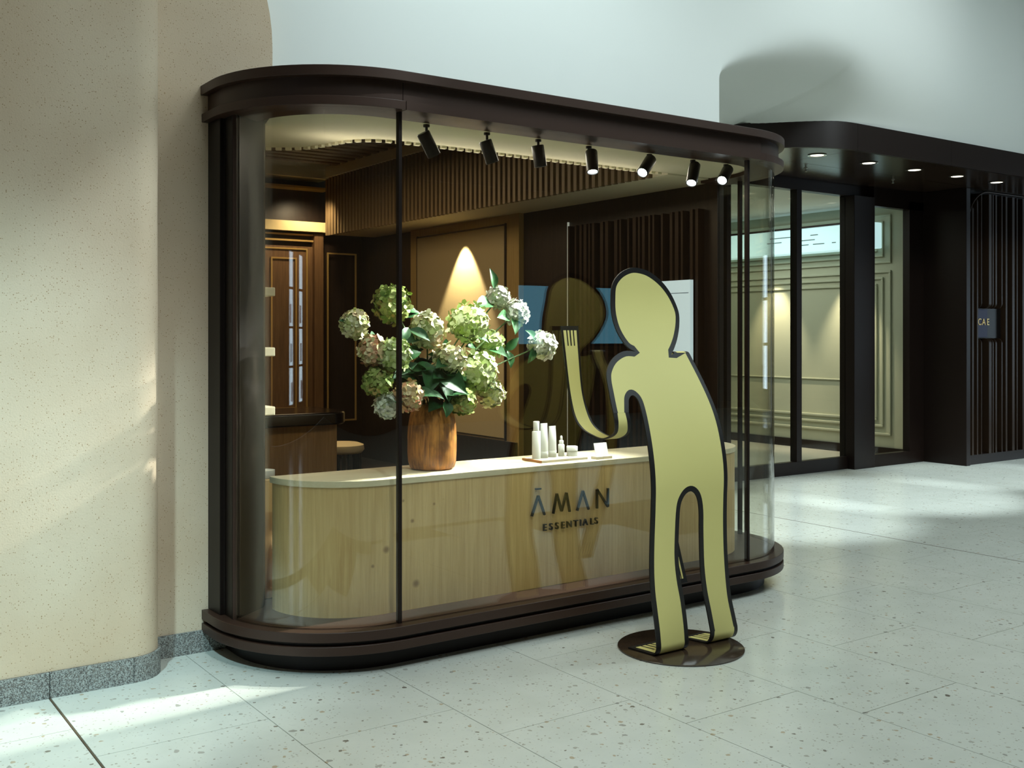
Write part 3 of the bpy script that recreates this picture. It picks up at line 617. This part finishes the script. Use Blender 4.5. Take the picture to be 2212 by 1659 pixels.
def leaf(base, tip, w, up, parent):
    b_, t_ = Vector(base), Vector(tip); d = t_-b_; L_ = d.length; d.normalize(); s_ = d.cross(Vector(up)).normalized(); n_ = s_.cross(d)
    m = MB(); vs = []; prof = [(0, .02), (.12, .45), (.3, .92), (.48, 1.), (.66, .82), (.84, .42), (.95, .14), (1, .0)]
    for t, ww in prof:
        c = b_+d*L_*t+n_*(math.sin(t*PI)*.10*L_-.10*L_*t*t)
        h = w*.5*ww
        vs += [c-s_*h+n_*h*.28, c-s_*h*.5+n_*h*.05, c-n_*h*.10, c+s_*h*.5+n_*h*.05, c+s_*h+n_*h*.28]
    fs = [(i*5+k, i*5+k+1, (i+1)*5+k+1, (i+1)*5+k) for i in range(len(prof)-1) for k in range(4)]
    m.add(vs, fs); return rel(m.build('leaf', M['leaf'], smooth=60), parent)
FL = [((2.311, 4.60, 1.556), .065, P_CREAM, 'cream hydrangea head at far left of the bouquet'),
      ((2.579, 4.72, 1.659), .088, P_GREEN, 'dark green hydrangea at top left of the bouquet behind the mullion'),
      ((2.356, 4.50, 1.429), .066, P_PINK, 'peach tinted hydrangea at left just under the far left head'),
      ((2.446, 4.45, 1.412), .070, P_LIME, 'pale green hydrangea beside the peach one, crossing the mullion'),
      ((2.378, 4.50, 1.283), .064, P_GREEN, 'green and yellow hydrangea above the low white head'),
      ((2.431, 4.50, 1.166), .057, P_WHITE, 'white round hydrangea hanging lowest at left of the vase'),
      ((2.525, 4.45, 1.205), .066, P_PINK, 'pink blushed hydrangea just above the left rim of the vase'),
      ((2.684, 4.55, 1.528), .080, P_CREAM, 'cream hydrangea with green underside, high in the middle right of mullion'),
      ((2.963, 4.60, 1.565), .095, P_LIME, 'large pale lime hydrangea at upper centre against the lit panel'),
      ((3.145, 4.68, 1.455), .068, P_LIME, 'pale lime hydrangea below right of the large upper centre head'),
      ((2.770, 4.47, 1.380), .070, P_CREAM, 'ivory hydrangea in the middle of the bouquet above the dark leaves'),
      ((2.985, 4.55, 1.315), .092, P_LIME, 'largest green white hydrangea right of centre over the vase'),
      ((3.095, 4.60, 1.200), .068, P_CREAM, 'cream hydrangea hanging lowest at right of the bouquet'),
      ((2.850, 4.48, 1.172), .062, P_GREEN, 'small green hydrangea beside the right rim of the vase'),
      ((3.218, 4.70, 1.707), .056, P_WHITE, 'bright white hydrangea, highest in the bouquet'),
      ((3.309, 4.66, 1.624), .062, P_WHITE, 'bright white hydrangea just right of the highest one'),
      ((3.440, 4.60, 1.450), .070, P_WHITE, 'white green hydrangea at far right near the figure hand')]
rl = random.Random(11)
for i, (c, R, pm, lab) in enumerate(FL):
    root = empty('hydrangea', (VX, VY, VZ+.30)); tag(root, lab, 'flower', 'hydrangeas in the wooden vase')
    a = 2*PI*i/17; b0 = Vector((VX+.045*math.cos(a), VY+.045*math.sin(a), VZ+.20)); cc = Vector(c)
    mid = b0.lerp(cc, .5)+Vector((0, 0, .06 if c[2] > 1.3 else .16)); mid.x += (VX-mid.x)*.25
    sp = catmull([tuple(b0), tuple(b0.lerp(mid, .4)+Vector((0, 0, .05))), tuple(mid), tuple(cc)], 6)
    rel(MB().tube(sp, .0045, 6).build('stem', M['stem'], smooth=60), root)
    bloom(c, R, pm, 100+i, parent=root)
    dirn = (cc-mid).normalized()
    for q in range(3 if i in (14, 15, 16) else 8):
        t = .40+.085*q; base = Vector(sp[int(t*(len(sp)-1))]) if t < 1 else cc
        an = rl.uniform(0, 2*PI); dv = Vector((math.cos(an), .55*math.sin(an)-.25, rl.uniform(-.3, .5))).normalized()
        ln = rl.uniform(.10, .15)
        leaf(base, base+dv*ln, ln*.58, (rl.uniform(-.3, .3), -.7, .8), root)
roots = [o for o in COL.objects if o.type == 'EMPTY' and o.name.startswith('hydrangea')]
def R_(i): return roots[i]
# distinctive leaves seen round the rim
leaf((3.19, 4.70, 1.75), (3.155, 4.68, 1.86), .05, (0, -1, .2), R_(14)); leaf((3.16, 4.69, 1.67), (3.02, 4.62, 1.66), .085, (0, -.8, .6), R_(14))
leaf((3.25, 4.66, 1.60), (3.15, 4.6, 1.60), .07, (0, -.9, .4), R_(15)); leaf((3.27, 4.64, 1.60), (3.25, 4.58, 1.51), .06, (0, -1, .1), R_(15))
leaf((3.39, 4.60, 1.47), (3.30, 4.55, 1.53), .05, (0, -.9, .4), R_(16)); leaf((3.38, 4.60, 1.44), (3.33, 4.58, 1.35), .05, (0, -1, 0), R_(16)); leaf((3.22, 4.62, 1.42), (3.22, 4.58, 1.33), .05, (0, -1, 0), R_(16))
leaf((3.2, 4.62, 1.42), (3.27, 4.58, 1.49), .05, (0, -1, .3), R_(16))
leaf((2.68, 4.48, 1.33), (2.83, 4.40, 1.22), .12, (0, -1, .3), R_(10)); leaf((2.66, 4.5, 1.36), (2.62, 4.42, 1.22), .11, (0, -1, .2), R_(10)); leaf((2.72, 4.5, 1.3), (2.74, 4.42, 1.18), .10, (.2, -1, .2), R_(10))
leaf((2.60, 4.45, 1.22), (2.68, 4.38, 1.20), .05, (0, -.6, .8), R_(6)); leaf((2.74, 4.46, 1.18), (2.72, 4.42, 1.10), .06, (0, -1, .2), R_(13))
leaf((2.55, 4.5, 1.54), (2.47, 4.45, 1.46), .05, (0, -.8, .4), R_(1)); leaf((2.55, 4.5, 1.53), (2.64, 4.44, 1.48), .06, (0, -.8, .5), R_(1))

# ================================================================== YELLOW FIGURE
FG = empty('figure_sculpture', (3.6, 3.66, 0)); tag(FG, 'flat yellow metal cut-out person leaning toward the kiosk glass, hand raised', 'sculpture')
def Yb(z):
    return 3.62+.32*sstep((z-.75)/1.0)
def ring(parts):
    pts = []; brd = []
    for pl, border in parts:
        c = catmull(pl, 4) if border and len(pl) > 2 else [tuple(p) for p in pl]
        pts += c[:-1]; brd += [border]*(len(c)-1)
    return pts, brd
seg_head = [(3.4471,1.4212),(3.4016,1.4461),(3.3627,1.518),(3.3505,1.6001),(3.3579,1.6828),(3.3712,1.7534),(3.4165,1.8047),(3.485,1.8345),(3.5533,1.8347),(3.6232,1.8154),(3.7032,1.7686),(3.7642,1.7042),(3.7983,1.6253),(3.789,1.5589),(3.7562,1.493),(3.7166,1.4419),(3.6770,1.4031)]
seg_n = [(3.6770,1.4031),(3.7026,1.412)]
seg_back = [(3.8048,1.411),(3.8337,1.3031),(3.8557,1.1805),(3.8600,1.0746),(3.8490,.9462),(3.8369,.821),(3.8288,.7239),(3.8266,.5771),(3.8337,.4133),(3.8531,.2453),(3.8839,.1304),(3.9020,.0700)]
seg_gap = [(3.7190,.0700),(3.6957,.1624),(3.6667,.2715),(3.6477,.395),(3.6412,.5563),(3.6400,.6602),(3.6265,.7254),(3.5978,.7563),(3.5642,.7570),(3.5337,.7335),(3.5141,.6879),(3.5046,.5709),(3.5027,.4536),(3.5157,.3556),(3.5409,.2491),(3.5603,.1354),(3.5672,.0700)]
seg_left = [(3.3651,.0700),(3.3573,.1361),(3.3428,.2241),(3.3285,.3186),(3.3219,.4286),(3.3241,.5518),(3.3295,.6664),(3.3324,.752),(3.3375,.8425),(3.3468,.9404),(3.3590,1.0467),(3.3682,1.1287),(3.3700,1.1865),(3.3577,1.210),(3.3387,1.2165),(3.3132,1.199),(3.2979,1.1656),(3.2879,1.1400)]
seg_arm = [(3.1952,1.1400),(3.1983,1.1741),(3.2056,1.2269),(3.2174,1.2978),(3.2409,1.3454),(3.2953,1.3939),(3.3729,1.424),(3.4471,1.4212)]
OUT, BRD = ring([(seg_head, True), (seg_n, True), ([seg_n[-1], seg_back[0]], False), (seg_back, True), ([seg_back[-1], seg_gap[0]], False), (seg_gap, True), ([seg_gap[-1], seg_left[0]], False), (seg_left, True), ([seg_left[-1], seg_arm[0]], False), (seg_arm, True)])
N = len(OUT); BW = .026
def edge_n(i):
    (x0, z0), (x1, z1) = OUT[i], OUT[(i+1) % N]; l = math.hypot(x1-x0, z1-z0) or 1; return ((z1-z0)/l, -(x1-x0)/l)
area2 = sum(OUT[i][0]*OUT[(i+1) % N][1]-OUT[(i+1) % N][0]*OUT[i][1] for i in range(N)); sg = -1 if area2 > 0 else 1
INS = []
for i in range(N):
    e0, e1 = (i-1) % N, i; n0, n1 = edge_n(e0), edge_n(e1); b0 = BW if BRD[e0] else 0.; b1 = BW if BRD[e1] else 0.
    (px, pz) = OUT[i]; det = n0[0]*n1[1]-n0[1]*n1[0]
    if abs(det) > .5 and not (BRD[e0] and BRD[e1]):
        dx = (b0*n1[1]-b1*n0[1])/det; dz = (n0[0]*b1-n1[0]*b0)/det
    else:
        ax, az = n0[0]+n1[0], n0[1]+n1[1]; l = math.hypot(ax, az) or 1; b_ = max(b0, b1); dx, dz = ax/l*b_, az/l*b_
    INS.append((px+sg*dx, pz+sg*dz))
allv = [Vector(p) for p in OUT]+[Vector(p) for p in INS]
edges = [(N+i, N+(i+1) % N) for i in range(N)]
V2, E2, F2 = delaunay_2d_cdt(allv, edges, [list(range(N)) if area2 > 0 else list(range(N))[::-1]], 1, 1e-5)[:3]
def inside(p, poly):
    c = False; n = len(poly)
    for i in range(n):
        x0, y0 = poly[i]; x1, y1 = poly[i-1]
        if (y0 > p[1]) != (y1 > p[1]) and p[0] < (x1-x0)*(p[1]-y0)/(y1-y0)+x0: c = not c
    return c
bm = bmesh.new(); bv = [bm.verts.new((v[0], 0, v[1])) for v in V2]
for f in F2:
    try: nf = bm.faces.new([bv[i] for i in f])
    except ValueError: continue
    cx = sum(V2[i][0] for i in f)/len(f); cz = sum(V2[i][1] for i in f)/len(f)
    nf.material_index = 1 if inside((cx, cz), INS) else 0
z = .10
while z < 1.84:
    bmesh.ops.bisect_plane(bm, geom=bm.verts[:]+bm.edges[:]+bm.faces[:], plane_co=(0, 0, z), plane_no=(0, 0, 1)); z += .035
bmesh.ops.triangulate(bm, faces=bm.faces[:]); bm.verts.ensure_lookup_table()
TH = .0035; front = []; back = []
for v in bm.verts:
    z = v.co.z; y = Yb(z); dy = (Yb(z+.005)-Yb(z-.005))/.01; l = math.hypot(1, dy); ny, nz = -1/l, dy/l
    front.append((v.co.x, y+ny*TH, z+nz*TH)); back.append((v.co.x, y-ny*TH, z-nz*TH))
bm.verts.index_update(); nv = len(bm.verts); m = MB(); m.v = front+back
for f in bm.faces:
    ids = [v.index for v in f.verts]; m.f.append(tuple(ids)); m.m.append(f.material_index); m.f.append(tuple(i+nv for i in ids[::-1])); m.m.append(f.material_index)
for e in bm.edges:
    if len(e.link_faces) == 1: a_, b_ = e.verts[0].index, e.verts[1].index; m.f.append((a_, b_, b_+nv, a_+nv)); m.m.append(0)
bm.free()
rel(m.build('body_sheet', [M['black'], M['yellow']], smooth=40), FG)
def ribbon(name, P, pattern=None, tip=.09, sub=6, bw=.2, endcap=True, bw0=None):
    """P: (y, z, x0, x1) along the strip; black borders, yellow middle, slits near the end"""
    Q = catmull(P, sub); L_ = [0]
    for a_, b_ in zip(Q, Q[1:]): L_.append(L_[-1]+math.hypot(b_[0]-a_[0], b_[1]-a_[1]))
    Q2 = []; tot = L_[-1]; ts = sorted(set([l for l in L_ if l < tot-tip-.004]+[tot-tip, tot-tip*.75, tot-tip*.5, tot-.022, tot])) if tip else L_
    for l in ts:
        i = max(k for k in range(len(L_)) if L_[k] <= l+1e-9); i = min(i, len(Q)-2); f = (l-L_[i])/max(1e-9, L_[i+1]-L_[i]); Q2.append(tuple(a_+(b_-a_)*f for a_, b_ in zip(Q[i], Q[i+1])))
    cols = [0, bw]+([] if not pattern else pattern)+[1-bw, 1]
    nc = len(cols); fr = []; bk = []; n = len(Q2)
    for i, (y, z, x0, x1) in enumerate(Q2):
        a_, b_ = Q2[max(0, i-1)], Q2[min(n-1, i+1)]; dy, dz = b_[0]-a_[0], b_[1]-a_[1]; l = math.hypot(dy, dz); ny, nz = dz/l, -dy/l
        k0 = (bw0-bw)*max(0, 1-i/(n*.45)) if bw0 else 0
        for ci, c in enumerate(cols):
            c = c+k0 if ci == 1 else (c-k0 if ci == nc-2 else c)
            x = x0+(x1-x0)*c; fr.append((x, y+ny*TH, z+nz*TH)); bk.append((x, y-ny*TH, z-nz*TH))
    m = MB(); m.v = fr+bk; o = len(fr)
    for i in range(n-1):
        intip = tip and ts[i] >= tot-tip-1e-6; last = tip and i == n-2 and endcap
        for c in range(nc-1):
            blk = c == 0 or c == nc-2 or last or (pattern and intip and c % 2 == 0)
            q = (i*nc+c, i*nc+c+1, (i+1)*nc+c+1, (i+1)*nc+c); mm = 0 if blk else 1
            m.f.append(q); m.m.append(mm); m.f.append(tuple(k+o for k in q[::-1])); m.m.append(mm)
        for c in (0, nc-1):
            p, q = i*nc+c, (i+1)*nc+c; m.f.append((p, q, q+o, p+o)); m.m.append(0)
    for i in (0, n-1):
        for c in range(nc-1): p, q = i*nc+c, i*nc+c+1; m.f.append((p, q, q+o, p+o)); m.m.append(0)
    return rel(m.build(name, [M['black'], M['yellow']], smooth=40), FG)
FP = [.30, .36, .47, .53, .64, .70]
y0 = Yb(1.14)
ribbon('arm', [(y0, 1.14, 3.195, 3.288), (y0-.012, 1.095, 3.193, 3.289), (3.735, 1.052, 3.206, 3.302), (3.79, 1.025, 3.222, 3.318), (3.87, 1.008, 3.240, 3.336), (3.95, 1.014, 3.255, 3.345), (4.03, 1.042, 3.252, 3.347), (4.085, 1.10, 3.245, 3.345), (4.125, 1.22, 3.243, 3.336), (4.15, 1.40, 3.234, 3.336), (4.168, 1.548, 3.226, 3.338)], [.28, .35, .46, .54, .66, .73], .10, bw=.12, bw0=.25)
ys = Yb(1.411)
ribbon('arm', [(ys, 1.411, 3.703, 3.805), (ys+.018, 1.417, 3.703, 3.805), (ys+.045, 1.412, 3.70, 3.80), (ys+.065, 1.375, 3.695, 3.795), (4.0, 1.2, 3.705, 3.805), (4.02, .9, 3.695, 3.795), (3.93, .55, 3.672, 3.776), (3.83, .262, 3.662, 3.768)], FP, .10, bw=.2)
ribbon('foot', [(3.62, .070, 3.3651, 3.5672), (3.621, .045, 3.366, 3.570), (3.632, .022, 3.367, 3.571), (3.655, .0125, 3.366, 3.570), (3.70, .0118, 3.362, 3.562), (3.80, .0118, 3.350, 3.530)], FP, .10, bw=.13)
ribbon('foot', [(3.62, .070, 3.719, 3.902), (3.621, .045, 3.716, 3.903), (3.632, .022, 3.712, 3.901), (3.652, .0125, 3.706, 3.896), (3.69, .0118, 3.698, 3.880), (3.78, .0118, 3.675, 3.83)], FP, .10, bw=.13)
rel(MB().lathe([(.296, 0), (.302, .002), (.302, .006), (.299, .008), (0, .008)], (3.588, 3.69, 0), 72).build('base_disc', M['disc'], smooth=40), FG)

# ================================================================== ENTRANCE
CN = empty('trim_1', (11, 6.8, 3.2)); tag(CN, 'dark bronze canopy with rounded left end over the entrance', kind='structure')
cc = (8.1, 6.95)
arc = lambda R: [(cc[0]-R*math.cos(a), cc[1]-R*math.sin(a)) for a in [PI/2*k/18 for k in range(19)]]
rel(MB().band([(cc[0]-.9, 7.6)]+arc(.9), [(cc[0]-.86, 7.6)]+arc(.86), 3.185, 3.43).build('fascia_panel', M['bronze_d'], smooth=40), CN)
for a in (8.103, 9.573, 11.073, 12.573, 14.073): rel(box('fascia_panel', M['bronze_d'], None, a, a+(1.467 if a < 9 else 1.497), 6.05, 6.09, 3.185, 3.43), CN)
rel(MB().prism([(cc[0]-.86, 7.55)]+arc(.86)+[(15.5, 6.09), (15.5, 7.55)], 3.212, 3.25).build('soffit_bed', M['bronze_d'], smooth=30), CN)
rel(MB().prism([(cc[0]-.855, 7.52)]+arc(.855)+[(8.15, 6.095), (8.15, 6.86), (8.15, 7.52)], 3.20, 3.212).build('soffit_panel', M['bronze_gloss'], smooth=30), CN)
for a in (8.156, 9.656, 11.156, 12.656, 14.156):
    for y0_, y1_ in ((6.095, 6.86), (6.866, 7.52)): rel(box('soffit_panel', M['bronze_gloss'], None, a, a+1.494, y0_, y1_, 3.20, 3.212), CN)
rel(MB().prism([(cc[0]-.86, 7.6)]+arc(.86)+[(15.5, 6.09), (15.5, 7.6)], 3.39, 3.43).build('canopy_top', M['bronze_d'], smooth=30), CN)
DL = ['recessed downlight nearest the kiosk in the dark canopy', 'recessed downlight second from the kiosk in the dark canopy', 'recessed downlight in the middle of the canopy row', 'recessed downlight second from the slatted wall', 'recessed downlight closest to the slatted wall']
for i, x in enumerate((8.07, 8.85, 9.60, 10.36, 11.12)):
    r_ = empty('downlight', (x, 6.48, 3.2)); tag(r_, DL[i], 'downlight', 'downlights in the canopy')
    rel(MB().lathe([(.085, -.001), (.088, -.006), (.070, -.007), (.062, -.002)], (x, 6.48, 3.2), 24).build('rim', M['rim'], smooth=40), r_)
    rel(MB().lathe([(.062, -.004), (.03, -.0035), (0, -.003)], (x, 6.48, 3.2), 20).build('lens', M['downlight'], smooth=40), r_)
for i, (x, y) in enumerate(((8.59, 7.04), (10.02, 7.03))):
    r_ = empty('sprinkler', (x, y, 3.2)); tag(r_, ['tiny metal sprinkler under the canopy near the kiosk', 'tiny metal sprinkler under the canopy before the third pane'][i], 'sprinkler', 'ceiling sprinklers')
    rel(MB().lathe([(.02, 0), (.02, -.006), (.008, -.008), (.007, -.03), (.014, -.032), (.014, -.04), (0, -.042)], (x, y, 3.2), 12).build('sprinkler_head', M['rim'], smooth=40), r_)
# door screen
D = empty('door_1', (9.4, 7.58, 0)); tag(D, 'dark bronze glazed entrance doors under the canopy', kind='structure')
def dbx(nm, m, *a, bevel=0): return rel(box(nm, m, None, *a, bevel=bevel), D)
dbx('bottom_rail', M['bronze_d'], 7.3, 9.93, 7.55, 7.62, 0, .14, bevel=.003); dbx('head_rail', M['bronze_d'], 7.3, 11.3, 7.55, 7.66, 3.075, 3.3, bevel=.003)
dbx('mullion', M['bronze_d'], 9.055, 9.135, 7.54, 7.63, .14, 3.075); dbx('mullion', M['bronze_d'], 7.98, 8.04, 7.54, 7.63, .14, 3.075)
dbx('door_post', M['bronze_d'], 9.93, 10.30, 7.46, 7.66, 0, 3.075, bevel=.004); dbx('bottom_rail', M['bronze_d'], 10.30, 11.3, 7.47, 7.56, 0, .14, bevel=.003)
dbx('door_frame', M['bronze_d'], 10.97, 11.25, 7.47, 7.56, .14, 3.075); dbx('head_rail', M['bronze_d'], 10.30, 11.3, 7.47, 7.56, 2.98, 3.3)
for a, b_ in ((7.3, 7.98), (8.04, 9.055), (9.135, 9.93)): dbx('pane', M['glass_door'], a, b_, 7.58, 7.59, .14, 3.075)
dbx('pane', M['glass_door'], 10.30, 10.97, 7.51, 7.52, .14, 2.98)
dbx('return_panel', M['bronze_d'], 11.25, 11.33, 6.92, 7.6, 0, 3.2, bevel=.004)
# slatted wall at right
SW = empty('wall_right', (12.8, 7.0, 0)); tag(SW, 'dark wall of vertical bronze slats with small niche at far right', kind='structure')
def sbx(nm, m, *a, bevel=0): return rel(box(nm, m, None, *a, bevel=bevel), SW)
sbx('backing', M['bronze_d'], 11.33, 15.5, 7.05, 7.2, 0, 3.2); sbx('bottom_rail', M['bronze_d'], 11.33, 15.5, 6.96, 7.05, 0, .11)
def slat(x, w, z0, z1, rb=False, rt=False):
    r = .06; p = [(7.05, z0)]
    p += [(6.96+r-r*math.sin(a), z0+r-r*math.cos(a)) for a in [PI/2*k/6 for k in range(7)]] if rb else [(6.96, z0)]
    p += [(6.96+r-r*math.cos(a), z1-r+r*math.sin(a)) for a in [PI/2*k/6 for k in range(7)]] if rt else [(6.96, z1)]
    p += [(7.05, z1)]; rel(MB().prism(p, x, x+w, 'x').build('slat', M['bronze_slat'], smooth=40), SW)
for x, w, zt in ((11.37, .02, 2.93), (11.43, .035, 3.03), (11.53, .025, 3.12)): slat(x, w, .11, zt, rt=True)
for x, w in ((11.62, .012), (11.78, .055), (11.86, .02), (11.92, .03), (12.05, .02)): slat(x, w, .11, 1.47, rt=True); slat(x, w, 1.82, 3.17, rb=True)
x = 12.14
while x < 15.3:
    w_ = random.choice((.02, .035, .05)); slat(x, w_, .11, 3.17); x += w_+random.choice((.05, .07, .11))
tr_ = [(11.325, 6.95, .0), (11.325, 6.95, 1.4), (11.325, 6.95, 2.78)]+[(11.755-.43*math.cos(a), 6.95, 2.78+.41*math.sin(a)) for a in [PI/2*k/12 for k in range(1, 13)]]+[(15.5, 6.95, 3.19)]
rel(MB().tube(tr_, .012, 8).build('edge_trim', M['bronze_slat'], smooth=60), SW)
sbx('niche_back', M['black'], 11.57, 12.13, 7.02, 7.05, 1.47, 1.82)
sg_ = empty('wall_sign', (11.7, 7.0, 1.65)); tag(sg_, 'navy plate with gold letters in the niche of the slatted wall', 'sign')
rel(box('plate', M['navy'], None, 11.585, 11.80, 6.99, 7.015, 1.48, 1.81, bevel=.004), sg_)
for ch, x in zip('CAE', (11.625, 11.71, 11.80)): rel(text_mesh('letter', ch, .11, M['gold'], None, (x, 6.985, 1.625), .006), sg_)

# vestibule behind the doors
fv = box('floor_vestibule', mat('vestibule_floor', (170, 168, 156), .35), None, 5.5, 11.5, 7.7, 13.2, -.005, 0.001); tag(fv, 'grey floor beyond the entrance doors', kind='structure')
WV = box('wall_vestibule', M['stone_pale'], None, 11.35, 11.6, 7.62, 13.2, 0, 3.3); tag(WV, 'pale panelled wall beyond the entrance doors', kind='structure')
wv2 = box('wall_vestibule_back', M['stone_pale'], None, 5.5, 11.6, 13.0, 13.2, 0, 3.3); tag(wv2, 'pale rear wall beyond the entrance doors', kind='structure')
cv = box('ceiling_vestibule', M['white'], None, 5.5, 11.6, 7.68, 13.2, 3.13, 3.3); tag(cv, 'white ceiling beyond the entrance doors', kind='structure')
wv3 = box('wall_vestibule_left', M['stone_pale'], None, 5.4, 5.55, 7.75, 13.2, 0, 3.3); tag(wv3, 'pale left wall beyond the entrance doors', kind='structure')
box('skirting', M['bronze_d'], WV, 11.33, 11.35, 7.62, 13, 0, .11)
def mold(y0_, y1_, z0, z1, d=.025): return box('moulding', M['stone_pale'], WV, 11.35-d, 11.35, y0_, y1_, z0, z1, bevel=.006)
for k, (yy_, zb, zt) in enumerate(((7.98, .26, 2.28), (8.09, .36, 2.20), (8.18, .44, 2.12))):
    mold(yy_, 13, zb, zb+.03); mold(yy_, yy_+.03, zb+.03, zt); mold(yy_, 13, zt, zt+.03)
for k, (yy_, zb, zt) in enumerate(((7.98, 2.40, 2.98), (8.09, 2.48, 2.90), (8.18, 2.55, 2.83))):
    mold(yy_, 13, zb, zb+.025); mold(yy_, yy_+.025, zb+.025, zt); mold(yy_, 13, zt, zt+.025)
mold(8.25, 13, .92, .94, .015)
tk = empty('ticker_display', (11.1, 9.6, 2.75)); tag(tk, 'long white lit display strip with small dark print beyond the doors', 'display')
rel(MB().box(11.10, 11.324, 8.1, 12.9, 2.585, 2.905).build('display_panel', M['ticker'], bevel=.01), tk)
rel(MB().box(11.09, 11.18, 8.1, 12.9, 2.905, 2.93).build('top_edge', M['bronze_d']), tk)
for z, yr in ((2.80, ((8.9, 9.02), (9.35, 9.7))), (2.74, ((8.95, 9.35), (9.5, 9.75))), (2.68, ((8.62, 8.68), (8.8, 8.98), (9.05, 9.2)))):
    for a, b_ in yr: rel(MB().box(11.096, 11.10, a, b_, z, z+.012).build('print_line', M['ticker_ink']), tk)

# screen across the hall, seen mirrored in the glass
s1 = empty('video_screen', (9.6, -6.9, 1.6)); tag(s1, 'teal and violet video screen across the hall mirrored in the glass', 'screen')
rel(box('screen_panel', M['screen_blue'], None, 10.95, 13.4, -6.975, -6.95, 1.35, 2.4), s1); rel(MB().box(10.9, 13.45, -6.992, -6.96, 1.3, 2.45).build('bezel', M['black']), s1)
s2 = empty('directory_screen', (5.15, 5.4, 1.6)); tag(s2, 'white lit directory screen on the dark slats behind the yellow head', 'screen')
rel(box('screen_panel', M['screen'], None, 5.11, 5.14, 5.165, 5.62, 1.30, 1.88), s2)  # glowing panel stands in for a screen's reflection in the glass
rel(box('header_line', M['screen_ink'], None, 5.108, 5.11, 5.18, 5.42, 1.790, 1.794), s2)
rel(box('picture', M['screen_pic'], None, 5.108, 5.11, 5.38, 5.46, 1.62, 1.76), s2)
for z, a, b_ in ((1.60, 5.32, 5.36), (1.57, 5.30, 5.37), (1.54, 5.34, 5.38), (1.50, 5.32, 5.37)): rel(box('print_line', M['screen_ink'], None, 5.108, 5.11, a, b_, z, z+.008), s2)
